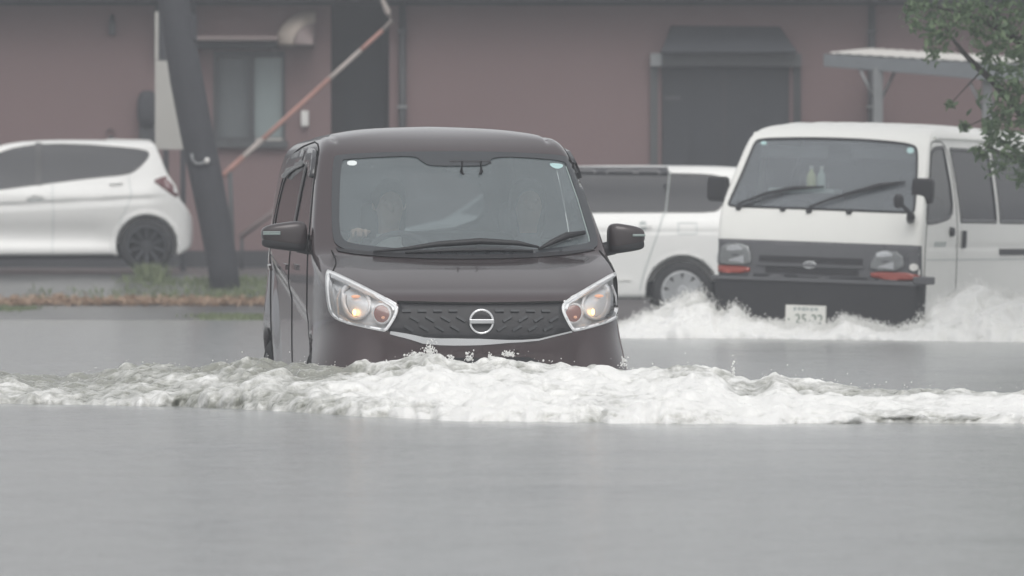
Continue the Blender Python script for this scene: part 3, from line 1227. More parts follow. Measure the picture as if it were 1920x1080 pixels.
hr = empty('stair_handrail', (0, 60.0, 0))
tag(hr, 'thin sloping handrail beside the leaning pole by the wall foot', 'handrail')
q0, q1 = P(449, 446, 62.5), P(560, 362, 62.5)
MB().tube([(q.x, q.y - 60, q.z) for q in (q0, q1)], .035, 8).build('rail', M_pink, hr, True)
for t in (0.04, .9):
    q = q0.lerp(q1, t)
    MB().tube([(q.x, q.y - 60, q.z), (q.x, q.y - 60, .38)], .022, 8).build('post', M_pipe, hr, True)

# ------------------------------------------------------------------ carport
YC = 57.5
cp = empty('carport', (0, YC, .4))
tag(cp, 'grey steel carport with a pale sheet roof behind the white van', 'carport')


def cpp(px, py, y):
    p = P(px, py, YC + y)
    return (p.x, y, p.z - .4)


ra = MB()
A = [cpp(1545, 101, 2.6), cpp(1845, 119, 0), cpp(2160, 128, 0)]
B = [cpp(1545, 124, 2.6), cpp(1845, 149, 0), cpp(2160, 158, 0)]
dz = Vector((0, .08, 0))
fa = MB()
for k in range(2):
    q = [Vector(A[k]), Vector(A[k + 1]), Vector(B[k + 1]), Vector(B[k])]
    fa.add(q + [v + dz for v in q], [(0, 1, 2, 3)[::-1], (4, 5, 6, 7), (0, 4, 5, 1), (3, 2, 6, 7), (0, 3, 7, 4), (1, 5, 6, 2)])
fa.build('fascia', M_fascia, cp)
# corrugated roof rising away from the fascia
rv = []
nn_ = 60
tl = [Vector(A[0]), Vector(A[1]), Vector(A[2])]
for k in range(nn_ + 1):
    t = k / nn_ * 2
    q = tl[int(min(t, 1.999))].lerp(tl[int(min(t, 1.999)) + 1], t - int(min(t, 1.999)))
    w = .006 * (1 if (k % 2) else -1)
    bk = q + Vector((0.75, 3.4, .20))
    rv += [q + Vector((0, .09, .02 + w)), bk + Vector((0, 0, w))]
ra.add(rv, [(2 * k, 2 * k + 2, 2 * k + 3, 2 * k + 1) for k in range(nn_)])
n0 = len(ra.V)
ra.add([Vector(v) - Vector((0, 0, .03)) for v in rv], [(2 * k, 2 * k + 1, 2 * k + 3, 2 * k + 2) for k in range(nn_)])
ra.build('roof_sheet', M_roofsheet, cp)
for px, y in ((1646, 1.75), (1851, .3)):
    top = cpp(px, 128 if px < 1700 else 148, y)
    post = MB().box((top[0] - .055, y - .055, -.05), (top[0] + .055, y + .055, top[2])).build('post', M_galv, cp)
    for sx in (-1, 1):
        MB().tube([(top[0] + sx * .04, y, top[2] - .36), (top[0] + sx * .20, y, top[2] - .03)], .020, 6).build('brace', M_galv, post, True)
bm0 = cpp(1640, 132, 1.9)
MB().box((cpp(1610, 130, 2.2)[0], 2.2, cpp(1610, 132, 2.2)[2]), (cpp(1840, 138, 2.2)[0], 2.3, cpp(1610, 122, 2.2)[2])).build('purlin', M_pipe, cp)

# ================================================================== brown car
side = [(.10, .17), (.05, .24), (.015, .34), (.0, .46), (.0, .58), (.035, .68), (.075, .755), (.13, .80), (.26, .858), (.45, .92), (.62, .962),
        (.72, .985), (.86, 1.09), (1.12, 1.30), (1.30, 1.445), (1.40, 1.515), (1.58, 1.585), (1.85, 1.628), (2.2, 1.64), (2.7, 1.62),
        (3.05, 1.58), (3.24, 1.53), (3.30, 1.40), (3.35, 1.05), (3.385, .8), (3.40, .5), (3.37, .28), (3.3, .17)]
front = [(0, 1.650), (.30, 1.628), (.47, 1.597), (.56, 1.572), (.605, 1.54), (.63, 1.46), (.655, 1.36), (.69, 1.18), (.718, 1.02), (.730, .95),
         (.738, .85), (.742, .70), (.742, .45), (.72, .30), (.67, .20), (.60, .17), (0, .17)]
plan = [(0, -.005), (.22, .005), (.42, .035), (.55, .085), (.635, .16), (.69, .27), (.722, .42), (.738, .65), (.7425, 1.0), (.7425, 2.6), (.735, 3.0),
        (.71, 3.22), (.63, 3.35), (.45, 3.395), (0, 3.405)]


def brown_extra(d, x, y, z):
    # pressed crease falling along the doors; the flank is drawn in below it
    lz = 0.90 - (y - 2.75) * (-.17)
    t = sstep(.0, .10, (0.60 + .135 * y) - z) * sstep(.75, 1.05, y) * sstep(3.1, 2.8, y) * sstep(.30, .42, z)
    d = d + .020 * t * (np.abs(x) > .5)
    # bumper corners swell outwards towards the water
    d = d - .052 * sstep(.68, .36, z) * sstep(.95, .55, y) * sstep(.42, .60, np.abs(x))
    # shallow bonnet centre, raised edges
    hood = sstep(.10, .2, y) * sstep(.75, .6, y) * sstep(.55, .40, np.abs(x)) * (z > .6)
    d = d + .008 * hood
    d = d - .022 * sstep(.62, .34, np.hypot(y - 2.95, z - .30)) * (np.abs(x) > .5)
    # roof channels
    rc = np.exp(-((np.abs(x) - .535) / .014) ** 2) * (z > 1.45) * sstep(1.42, 1.5, y)
    d = d + .009 * rc
    return d


car = Vehicle('brown_car', 'dark brown tall small car ploughing through the flood with lamps lit', 'car',
              (-.145, 24.0, -.31), R(8.0), 0.0, side, front, plan, .045, .020,
              ((.72, .27, .325, .48), (3.0 - .05, .27, .325, .48)), brown_extra)
K = chaikin
# windscreen
ws_out = K([(624, 296), (634, 291), (700, 287), (800, 285), (900, 285), (1000, 288), (1066, 293), (1076, 302), (1098, 372), (1120, 446), (1121, 462), (1108, 470),
            (1000, 477), (880, 480), (760, 478), (660, 471), (634, 464), (623, 448), (621, 380)], 2)
ws_in = K([(639, 303), (648, 299), (720, 295), (779, 293), (790, 303), (804, 311), (830, 312), (900, 312), (916, 309), (924, 294), (1000, 297), (1054, 302), (1063, 309),
           (1084, 372), (1106, 444), (1107, 454), (1098, 458), (1040, 466), (1000, 469), (900, 471), (780, 469), (700, 463), (655, 457), (641, 448), (636, 430), (636, 380)], 2)
car.cut(inset(ws_out, 4), 'px')
car.patch(ws_out, 'px', .004, M_frit_ws, 'windscreen_border', holes=[ws_in], step=6)
wsg = car.patch(inset(ws_out, 3), 'px', -.002, M_glass, 'windscreen')
car.patch(K([(651, 301), (669, 301), (669, 310), (651, 310)], 1), 'px', -.0005, M_sticker, 'sticker', wsg, step=6)
car.patch(K([(1030, 305), (1055, 307), (1056, 313), (1045, 317), (1033, 312)], 1), 'px', -.0005, M_teal, 'sticker', wsg, step=6)
# bright inner edge of the glass bonding
for e in ([(1061, 312), (1083, 374), (1104, 445), (1105, 453)], [(638, 308), (635, 370), (635, 430), (640, 449), (655, 458)]):
    car.strip(e, 'px', .005, M_bond, 'bonding_edge', .0005, wsg, .001)
# side windows
fw = K([(.99, 1.055), (1.05, 1.10), (1.40, 1.435), (1.52, 1.47), (1.80, 1.48), (1.80, 1.48), (1.80, 1.045), (1.80, 1.045), (1.05, 1.035)], 1)
rw = K([(1.90, 1.045), (1.90, 1.045), (1.90, 1.48), (1.90, 1.48), (2.55, 1.46), (2.86, 1.40), (2.95, 1.22), (2.90, 1.07), (2.80, 1.05)], 1)
tw = K([(-.50, 1.08), (-.46, 1.44), (.46, 1.44), (.50, 1.08)], 2)
for sd in ('L', 'R'):
    for w_ in (fw, rw):
        car.cut(w_, sd)
        car.patch(inset(w_, -.018), sd, .002, M_frit, 'window_border', holes=[inset(w_, .010)])
        car.patch(inset(w_, -.006), sd, -.003, M_glass_side if w_ is fw else M_glass_rear, 'side_window')
    car.patch(K([(1.81, 1.03), (1.81, 1.49), (1.89, 1.49), (1.89, 1.03)], 1), sd, .003, M_frit, 'pillar_trim')
    # rain visors above the windows
    for v_ in ([(1.26, 1.35), (1.42, 1.485), (1.60, 1.505), (1.83, 1.51), (1.83, 1.43), (1.55, 1.42), (1.40, 1.37)],
               [(1.88, 1.51), (2.55, 1.49), (2.86, 1.44), (2.83, 1.36), (2.55, 1.41), (1.88, 1.43)]):
        car.patch(K(v_, 1), sd, .024, M_visor, 'rain_visor', skirt=.02)
    # shut lines
    for ln in ([(.92, .32), (.90, .62), (.915, .98), (1.30, 1.40), (1.45, 1.52), (1.85, 1.545)], [(1.85, .30), (1.85, 1.03)], [(1.85, 1.545), (2.6, 1.525), (2.92, 1.44), (3.02, 1.2), (2.98, .9), (2.72, .55), (2.6, .34)]):
        car.strip(K(ln, 2, False), sd, .007, M_gap, 'shut_line')
    for y_ in (1.66, 2.62):
        h_ = car.strip([(y_, .915), (y_ + .16, .922)], sd, .026, M_brown, 'door_handle', .028, h=.008)
    pp_ = car.path3([(2.98, .27)], sd, 0)[0][0]
car.cut(tw, 'rear')
car.patch(inset(tw, -.03), 'rear', .002, M_frit, 'rear_window_border', holes=[inset(tw, .02)])
car.patch(inset(tw, -.01), 'rear', -.002, M_glass_rear, 'rear_window')
for sx in (-1, 1):
    car.patch(K([(sx * .60, .88), (sx * .60, 1.3), (sx * .66, 1.3), (sx * .69, .88)], 1), 'rear', .004, M_red, 'tail_lamp')
# headlamps -------------------------------------------------
lampL = K([(611, 507), (620, 507), (700, 546), (741, 569), (747, 580), (742, 596), (726, 621), (718, 622), (680, 614), (636, 603), (621, 591), (615, 575), (611, 540)], 2)
lampR = K([(1160, 509), (1149, 512), (1092, 545), (1057, 566), (1052, 576), (1056, 592), (1072, 621), (1080, 622), (1120, 612), (1154, 600), (1163, 586), (1165, 560), (1165, 525)], 2)
for s_, lp in ((0, lampL), (1, lampR)):
    car.cut(inset(lp, 2), 'px')
    hl = car.patch(inset(lp, 1.0), 'px', -.045, M_lampbowl, 'headlamp', skirt=-.046)
    inn = inset(lp, 5.5)
    car.patch(lp, 'px', .004, M_rim, 'chrome_rim', hl, holes=[inn], skirt=.02)
    c1 = (663, 560) if s_ == 0 else (1125, 560)
    big = ell(c1[0], c1[1], 33, 40)
    car.patch(big, 'px', -.022, M_rim, 'reflector_ring', hl, holes=[ell(c1[0], c1[1], 28, 35)], skirt=.02)
    car.patch(ell(c1[0] + 2, c1[1], 27, 34), 'px', -.040, M_lampbowl, 'reflector', hl)
    MBb = MB()
    cb = (659, 586) if s_ == 0 else (1118, 585)
    p, n = car.hit(cb, 'px')
    rounded_blob('parking_bulb', p - n * .024 - Vector((.009, .009, .015)), p - n * .024 + Vector((.009, .009, .015)), 1, M_bulb, hl, n=8)
    cb2 = (666, 547) if s_ == 0 else (1126, 546)
    p, n = car.hit(cb2, 'px')
    rounded_blob('upper_glint', p - n * .028 - Vector((.022, .008, .008)), p - n * .028 + Vector((.022, .008, .008)), 1, M_bulb2, hl, n=8)  # dim glowing blob imitates a pale reflection high in the lamp
    ca = (715, 587) if s_ == 0 else (1077, 586)
    car.patch(ell(ca[0], ca[1], 19, 21), 'px', -.010, M_rim, 'indicator_ring', hl, holes=[ell(ca[0], ca[1], 15, 17)], skirt=.02, step=6)
    car.patch(ell(ca[0], ca[1], 15.5, 17.5), 'px', -.014, M_amber, 'indicator', hl, step=6)
    p, n = car.hit((ca[0] + 3, ca[1] + 8), 'px')
    rounded_blob('indicator_bulb', p - n * .010 - Vector((.009, .009, .007)), p - n * .010 + Vector((.009, .009, .007)), 1, M_bulb2, hl, n=8)
    # turned-up edges of the lamp house, coloured white for the sky they reflect
    if s_ == 0:
        car.strip([(650, 525), (700, 549), (738, 571), (742, 580)], 'px', .03, M_rim, 'bright_edge', -.004, hl, .004, widths=[.008, .02, .034, .03])
        car.strip([(636, 540), (629, 560), (632, 590), (650, 602)], 'px', .012, M_rim, 'bright_edge', -.006, hl, .004)
        car.strip([(650, 604), (690, 613), (722, 619)], 'px', .016, M_rim, 'bright_edge', -.002, hl, .004)
    else:
        car.strip([(1130, 528), (1092, 549), (1062, 567), (1058, 578)], 'px', .03, M_rim, 'bright_edge', -.004, hl, .004, widths=[.008, .02, .034, .03])
        car.strip([(1150, 535), (1157, 555), (1160, 585), (1146, 599)], 'px', .012, M_rim, 'bright_edge', -.006, hl, .004)
        car.strip([(1140, 601), (1110, 611), (1078, 618)], 'px', .016, M_rim, 'bright_edge', -.002, hl, .004)
    car.patch(inset(lp, 1.5), 'px', .004, M_lens, 'lens', hl)
# grille with its hexagon tabs, chrome blade and badge
gl_ = K([(746, 566), (760, 567), (900, 569), (1040, 567), (1054, 566), (1054, 585), (1073, 620), (1073, 622), (1005, 637), (900, 639), (800, 639), (729, 622), (728, 620), (747, 590)], 1)
grl = car.patch(gl_, 'px', .003, M_black, 'grille', skirt=.01)
tab = 0
for r_, (yy, x0_) in enumerate(((584, 762), (599, 777), (616, 766))):
    for k in range(11):
        px_ = x0_ + 29 * k
        if abs(px_ - 902) < 27 or px_ > 1048 - (3 - r_) * 2:
            continue
        sl = (1 if px_ < 902 else -1) * (.0 if r_ == 0 else 4.5)
        car.strip([(px_ - 8, yy - sl), (px_ + 8, yy + sl)], 'px', .013, M_tab, 'grille_tab', .008, grl, .004)
car.strip([(744, 567), (820, 569), (900, 570), (980, 569), (1056, 567)], 'px', .012, M_gap, 'bonnet_gap', .004)
car.strip(K([(732, 624), (770, 632), (802, 641), (900, 642), (1003, 639), (1030, 632), (1071, 622)], 1, False), 'px', .02, M_silver, 'chrome_blade', .008, h=.006,
          widths=[.014, .030, .034, .030, .014, .008, .007])
rp, rn = car.hit((902, 603), 'px')
bd = MB()
Mb = Matrix.Translation(rp + Vector((0, -.018, 0))) @ Matrix.Rotation(R(90), 4, 'X')
for i in range(40):
    pass
ringp = [(.0545 + .0065 * math.cos(t), .0065 * math.sin(t)) for t in np.linspace(0, 2 * math.pi, 13)]
bd.lathe(ringp, Mb, 40)
badge = bd.build('badge', M_chrome, car.root, True)
MB().box((rp.x - .059, rp.y - .030, rp.z - .010), (rp.x + .059, rp.y - .012, rp.z + .012), .004).build('badge_bar', M_silver, badge)
# lower bumper: intake and lower grey strip near the water
car.patch(K([(770, 668), (900, 672), (1020, 668), (1010, 720), (790, 720)], 1), 'px', .004, M_black, 'lower_intake')
car.patch(K([(905, 648), (905, 648), (1005, 645), (1060, 640), (1060, 652), (1000, 662), (905, 668)], 1), 'px', .0035, M_brown, 'number_plate_base', step=10)
# bonnet edge lines
car.strip(K([(622, 470), (632, 492), (624, 508)], 2, False), 'px', .006, M_gap, 'shut_line')
car.strip(K([(1124, 470), (1140, 490), (1152, 511)], 2, False), 'px', .006, M_gap, 'shut_line')
# wipers
car.rod([(700, 476), (760, 473), (820, 467), (900, 462), (970, 465), (1010, 470)], 'px', [.012, .02, .028, .03, .028, .02], [.006, .010, .016, .018, .014, .006], M_black, 'wiper')
car.rod([(760, 477), (850, 474), (930, 473), (1000, 474)], 'px', [.01, .014, .014, .01], [.006, .010, .010, .006], M_black, 'wiper')
car.rod([(1010, 471), (1035, 460), (1062, 449), (1096, 442)], 'px', [.012, .02, .024, .02], [.006, .014, .018, .011], M_black, 'wiper')
car.patch(K([(628, 462), (640, 468), (760, 476), (900, 479), (1040, 474), (1112, 466), (1118, 470), (1040, 482), (900, 487), (760, 485), (636, 475)], 1), 'px', .004, M_black, 'cowl')
# door mirrors
for sx, ca, m_ in ((-1, (533, 441), 0), (1, (1174, 445), 0)):
    c = car.local(ca[0], ca[1], .98)
    w = .112 if sx < 0 else .092

    def tp(p, sx=sx):
        f = .80 + .20 * (p.x * -sx)
        return (p.x, p.y * (1 - .25 * (p.x * sx > 0) * abs(p.x)), p.z * f + .10 * (-sx * p.x) * (p.z < 0) * -1)
    mm = rounded_blob('door_mirror', (c.x - w, c.y - .06, c.z - .076), (c.x + w, c.y + .075, c.z + .078), .55, M_brown_shaded, car.root, tp)
    rounded_blob('mirror_base', (c.x - w * .97, c.y - .057, c.z - .082), (c.x + w * .97, c.y + .070, c.z + .008), .5, M_black, mm, tp)
    MB().box((c.x + sx * (w * .25), c.y - .064, c.z + .004), (c.x + sx * w * .93, c.y - .035, c.z + .016), .003).build('repeater', M_bond, mm)
    MB().tube([(c.x - sx * w * .6, c.y + .01, c.z - .05), (c.x - sx * (w + .10), c.y + .03, c.z - .075)], [.035, .04], 10).build('stalk', M_black, mm, True)
    car.patch(K([(.92, 1.0), (1.02, 1.10), (1.10, 1.02), (1.08, .99)], 1), 'L' if sx < 0 else 'R', .006, M_black, 'mirror_sail')
for sx in (-1, 1):
    for y_ in (.72, 2.95):
        car.wheel(sx * .655, y_, .268, .268, .155, .19, M_darkalloy, 7, sx)
# paint panels
car.finish(M_brown, [
    ('bonnet', 'px', [(626, 468), (640, 500), (622, 508), (744, 566), (1056, 566), (1152, 509), (1138, 490), (1124, 466)], M_brown),
    ('door', 'L', [(.91, .32), (.90, .62), (.915, .98), (1.30, 1.40), (1.45, 1.52), (1.85, 1.545), (1.85, .30)], M_brown),
    ('door', 'R', [(.91, .32), (.90, .62), (.915, .98), (1.30, 1.40), (1.45, 1.52), (1.85, 1.545), (1.85, .30)], M_brown),
    ('door', 'L', [(1.85, .3), (1.85, 1.545), (2.6, 1.525), (2.92, 1.44), (3.02, 1.2), (2.98, .9), (2.72, .55), (2.6, .34)], M_brown),
    ('door', 'R', [(1.85, .3), (1.85, 1.545), (2.6, 1.525), (2.92, 1.44), (3.02, 1.2), (2.98, .9), (2.72, .55), (2.6, .34)], M_brown),
    ('tailgate', 'rear', [(-.6, .5), (-.55, 1.52), (.55, 1.52), (.6, .5)], M_brown),
    ('roof', 'top', [(-.52, 1.42), (.52, 1.42), (.52, 3.2), (-.52, 3.2)], M_brown),
    ('bumper', 'front', [(-.8, .1), (-.8, .62), (-.5, .60), (.5, .60), (.8, .62), (.8, .1)], M_brown)])
# interior
MB().box((-.64, .88, .66), (.64, 1.12, .955), .05).build('dashboard', M_interior, car.root, True)
dr = car.local(730, 392, 1.80)
pa = car.local(990, 390, 1.86)
for hx in (dr.x, pa.x):
    st = MB().box((hx - .24, 1.98, .42), (hx + .24, 2.14, 1.06), .06).build('front_seat', M_seat, car.root, True)
    MB().box((hx - .25, 1.50, .38), (hx + .25, 2.02, .52), .05).build('cushion', M_seat, st, True)
    rounded_blob('headrest', (hx - .12, 2.03, 1.08), (hx + .12, 2.13, 1.25), .5, M_seat, st, n=10)
rs_ = MB().box((-.58, 2.72, .45), (.58, 2.88, 1.10), .06).build('rear_seat', M_seat, car.root, True)
MB().box((-.62, 1.3, .28), (.62, 3.1, .34), .0).build('floor_pan', M_interior, car.root)
sw = MB()
Ms = Matrix.Translation((dr.x, 1.30, .93)) @ Matrix.Rotation(R(62), 4, 'X')
sw.lathe([(.175 + .016 * math.cos(t), .016 * math.sin(t)) for t in np.linspace(0, 2 * math.pi, 9)], Ms, 28)
swo = sw.build('steering_wheel', M_interior, car.root, True)
MB().tube([(dr.x - .17, 1.30, .93), (dr.x + .17, 1.30, .93)], .02, 6).build('spoke', M_interior, swo, True)
c = car.local(884, 321, 1.22)
mr_ = MB()
mr_.tube([(c.x - .045, c.y, c.z + .05), (c.x - .05, c.y, c.z), (c.x - .035, c.y, c.z - .028)], .008, 6)
mr_.tube([(c.x + .045, c.y, c.z + .05), (c.x + .05, c.y, c.z), (c.x + .035, c.y, c.z - .028)], .008, 6)
mr_.build('camera_bracket', M_black, car.root, True)
MB().box((c.x - .11, c.y + .06, c.z - .005), (c.x + .11, c.y + .09, c.z + .055), .015).build('rear_view_mirror', M_interior, car.root)


# ------------------------------------------------------------------ two people in the car
def person(name, label, head, shirt_m, hands, lean=0.0, hair_long=False):
    """seated figure; head centre in car-local metres, hands = (left xyz, right xyz)"""
    hx, hy, hz = head
    sh = (hx, hy + .05, hz - .27)
    hip = (hx, hy + .14, .60)

    def arm(x, y, z, sx, hand):
        s0 = (sh[0] + sx * .17, sh[1], sh[2] - .02)
        h_ = np.array(hand)
        mid = (np.array(s0) + h_) / 2 + np.array([sx * .09, .05, -.13])
        d = capsule(x, y, z, s0, mid, .052, .043)
        d = smin(d, capsule(x, y, z, mid, h_, .041, .028), .03)
        return d, mid, h_

    def hand_sdf(x, y, z, sx, h_):
        c = h_ + np.array([0, -.04, .01])
        d = smin(capsule(x, y, z, h_, c, .027, .03), capsule(x, y, z, c + [-.02, -.02, .0], c + [.022, -.02, 0.], .021, .021), .015)
        for k in range(4):
            a = c + np.array([-.033 + .022 * k, -.03, .008])
            L = (.030, .036, .034, .026)[k]
            b_ = a + np.array([0, -L, .006])
            e_ = b_ + np.array([0, -.006, -.028])
            d = smin(d, capsule(x, y, z, a, b_, .0095, .009), .006)
            d = smin(d, capsule(x, y, z, b_, e_, .009, .008), .004)
        t0 = c + np.array([-sx * .03, .0, .0])
        t1 = t0 + np.array([-sx * .022, -.03, .012])
        d = smin(d, capsule(x, y, z, t0, t1, .011, .009), .008)
        return d

    def fn(x, y, z):
        d = capsule(x, y, z, hip, (sh[0], sh[1] + .01, sh[2] - .10), .15, .145)
        d = smin(d, capsule(x, y, z, (sh[0] - .13, sh[1], sh[2] - .03), (sh[0] + .13, sh[1], sh[2] - .03), .065, .065), .06)
        d = smin(d, capsule(x, y, z, (hx, hy + .04, hz - .22), (hx, hy + .015, hz - .08), .055, .052), .03)
        for sx, hd_ in ((-1, hands[0]), (1, hands[1])):
            da, mid, h_ = arm(x, y, z, sx, hd_)
            d = smin(d, da, .03)
            d = smin(d, hand_sdf(x, y, z, sx, h_), .012)
            kn = (hip[0] + sx * .14, hip[1] - .48, .60)
            d = smin(d, capsule(x, y, z, (hip[0] + sx * .09, hip[1], hip[2] - .03), kn, .085, .065), .04)
            d = smin(d, capsule(x, y, z, kn, (kn[0], kn[1] - .16, .36), .06, .04), .03)
            d = smin(d, capsule(x, y, z, (kn[0], kn[1] - .16, .37), (kn[0], kn[1] - .30, .355), .035, .03), .02)
        hd = smin(ellipsoid(x, y, z, (hx, hy + .012, hz + .025), (.076, .093, .092)), ellipsoid(x, y, z, (hx, hy - .018, hz - .045), (.058, .068, .072)), .03)
        nose = capsule(x, y, z, (hx, hy - .078, hz + .005), (hx, hy - .098, hz - .022), .008, .013)
        hd = smin(hd, nose, .012)
        for sx in (-1, 1):
            eye = np.sqrt((x - hx - sx * .031) ** 2 + (y - hy + .092) ** 2 + (z - hz - .012) ** 2) - .015
            hd = smax(hd, -eye, .012)
            hd = smin(hd, np.sqrt((x - hx - sx * .031) ** 2 + (y - hy + .073) ** 2 + (z - hz - .012) ** 2) - .013, .003)
            hd = smin(hd, ellipsoid(x, y, z, (hx + sx * .077, hy + .015, hz - .002), (.010, .018, .030)), .008)
        mouth = capsule(x, y, z, (hx - .02, hy - .088, hz - .058), (hx + .02, hy - .088, hz - .058), .005, .005)
        hd = smax(hd, -mouth, .006)
        return smin(d, hd, .02)
    lo = (hx - .42, hy - .78, .30)
    hi = (hx + .42, hy + .34, hz + .16)
    V, Fc, N = polygonise(fn, lo, hi, .013, 1)
    root = empty(name, (0, 0, 0))
    root.matrix_world = car.M
    tag(root, label, 'person', 'people in the brown car')
    mk('figure', V, Fc, M_skin, root, True, N)
    # shirt: the same surface, swollen, over trunk and upper arms

    def fs(x, y, z):
        d = fn(x, y, z) - .010
        d = np.maximum(d, z - (hz - .145))
        d = np.maximum(d, .50 - z)
        d = np.maximum(d, (hy - .26) - y + .0 * z)
        return d
    V, Fc, N = polygonise(fs, lo, hi, .015, 1)
    mk('shirt', V, Fc, shirt_m, root, True)

    def ft(x, y, z):
        d = fn(x, y, z) - .009
        d = np.maximum(d, z - .70)
        d = np.maximum(d, np.where(y < hy - .18, z - .69, -1))
        d = np.maximum(d, .40 - z)
        dist_hand = np.minimum(*[np.sqrt((x - h[0]) ** 2 + (y - h[1]) ** 2 + (z - h[2]) ** 2) for h in hands])
        return np.maximum(d, .12 - dist_hand)
    V, Fc, N = polygonise(ft, lo, hi, .016, 1)
    mk('trousers', V, Fc, M_seat, root, True)

    def fh(x, y, z):
        d = ellipsoid(x, y, z, (hx, hy + .022, hz + .035), (.088, .103, .100))
        d = np.maximum(d, -ellipsoid(x, y, z, (hx, hy - .085, hz - .03), (.072, .09, .098)))
        low = hz - .04 if not hair_long else hz - .20
        d2 = np.maximum(ellipsoid(x, y, z, (hx, hy + .04, hz - .05), (.098, .085, .17)), .0 + (hy - .005) - y) if hair_long else d
        d = smin(d, d2, .02) if hair_long else d
        return np.maximum(d, low - z)
    V, Fc, N = polygonise(fh, (hx - .14, hy - .14, hz - .24), (hx + .14, hy + .18, hz + .16), .009, 1)
    mk('hair', V, Fc, M_hair, root, True)
    return root


hL = car.local(672, 440, 1.24)
person('person', 'driver with dark hair and pale shirt gripping the steering wheel', (dr.x, 1.80, dr.z + .02), M_shirt,
       ((hL.x, 1.24 + .06, hL.z - .005), (dr.x + .17, 1.33, .92)))
person('person', 'passenger with dark hair seated in the brown car beside the driver', (pa.x, 1.86, pa.z + .02), M_shirt2,
       ((pa.x - .12, 1.52, .72), (pa.x + .12, 1.52, .72)), hair_long=True)

# ================================================================== white van
side = [(.10, .26), (.03, .30), (.0, .40), (.0, .60), (.01, .80), (.035, 1.05), (.08, 1.22), (.125, 1.32), (.30, 1.58), (.46, 1.80), (.55, 1.885), (.75, 1.955),
        (1.1, 1.995), (1.8, 2.01), (3.6, 2.005), (4.3, 1.98), (4.52, 1.92), (4.60, 1.6), (4.64, 1.0), (4.66, .6), (4.64, .32), (4.5, .26)]
front = [(0, 2.02), (.40, 2.01), (.62, 1.985), (.71, 1.945), (.745, 1.87), (.765, 1.76), (.80, 1.55), (.835, 1.30), (.848, 1.15), (.85, .9), (.845, .55), (.83, .38), (.80, .28), (0, .26)]
plan = [(0, -.01), (.35, .0), (.62, .008), (.76, .022), (.825, .05), (.845, .11), (.85, .25), (.85, .5), (.85, 4.3), (.83, 4.52), (.74, 4.62), (.5, 4.65), (0, 4.66)]


def van_extra(d, x, y, z):
    # waist swage and roof ribs
    sw = np.exp(-((z - 1.03) / .02) ** 2) * (np.abs(x) > .78) * (y > .25)
    d = d + .006 * sw
    rib = (np.cos(x * 2 * math.pi / .19) > .55) * (z > 1.93) * sstep(.9, 1.2, y) * (np.abs(x) < .62)
    return d - .010 * rib


van = Vehicle('white_van', 'older white high-cab van with a black front bumper pushing spray through the flood', 'van',
              (2.345, 40.0, -.30), R(-21.0), R(1.7), side, front, plan, .035, .025,
              ((.98, .30, .37, .55), (3.55, .30, .37, .55)), van_extra)
vo = K([(1416, 264), (1424, 260), (1450, 258), (1530, 257), (1620, 260), (1690, 266), (1716, 272), (1722, 282), (1721, 330), (1717, 388), (1715, 399), (1705, 401),
        (1600, 397), (1500, 393), (1376, 389), (1364, 386), (1366, 376), (1390, 324), (1410, 275)], 2)
vi = inset(vo, 4.2)
van.cut(inset(vo, 2), 'px')
van.patch(vo, 'px', .003, M_frit, 'windscreen_seal', holes=[vi], skirt=.01)
vg = van.patch(inset(vo, 1.5), 'px', -.003, M_glass_van, 'windscreen')
van.patch(ell(1707, 282, 7, 6, 12), 'px', .0, M_teal, 'sticker', vg, step=4)
van.patch(ell(1432, 268, 6, 3.5, 12), 'px', .0, M_teal, 'sticker', vg, step=4)
band = K([(1341, 447), (1341, 447), (1540, 454), (1727, 461), (1727, 461), (1728, 527), (1728, 529), (1540, 523), (1334, 515), (1335, 513)], 1)
bnd = van.patch(band, 'px', .006, M_grey, 'front_panel', skirt=.012)
for (a, b) in (((1424, 484), (1618, 491)), ((1436, 505), (1610, 512))):
    van.strip([a, b], 'px', .045, M_black, 'grille_slot', .008, bnd, .004)
van.strip([(1420, 495), (1620, 502)], 'px', .016, M_grey, 'grille_bar', .018, bnd, .006)
van.strip([(1345, 519), (1540, 526), (1722, 533)], 'px', .03, M_grey, 'bumper_lip', .04, None, .01)
em = ell(1519, 497, 12.5, 7.5, 28)
van.patch(em, 'px', .022, M_silver, 'badge', bnd, holes=[ell(1519, 497, 10, 5.2, 28)], step=3, skirt=.01)
van.patch(ell(1519, 496.5, 4.2, 6.4, 20), 'px', .0225, M_silver, 'badge_loop', bnd, holes=[ell(1519, 496.5, 2.4, 4.6, 20)], step=2.5)
van.patch(ell(1519, 494.3, 8.8, 3.0, 20), 'px', .0230, M_silver, 'badge_loop', bnd, holes=[ell(1519, 494.3, 7.2, 1.6, 20)], step=2.5)
bump = K([(1333, 516), (1333, 516), (1540, 524), (1729, 530), (1729, 530), (1727, 575), (1722, 625), (1540, 660), (1352, 640), (1338, 575)], 1)
van.patch(bump, 'px', .035, M_black, 'bumper', skirt=.06)
MB().box((.80, -.02, .74), (.93, .16, .80), .012).build('bumper_end', M_grey, van.root)
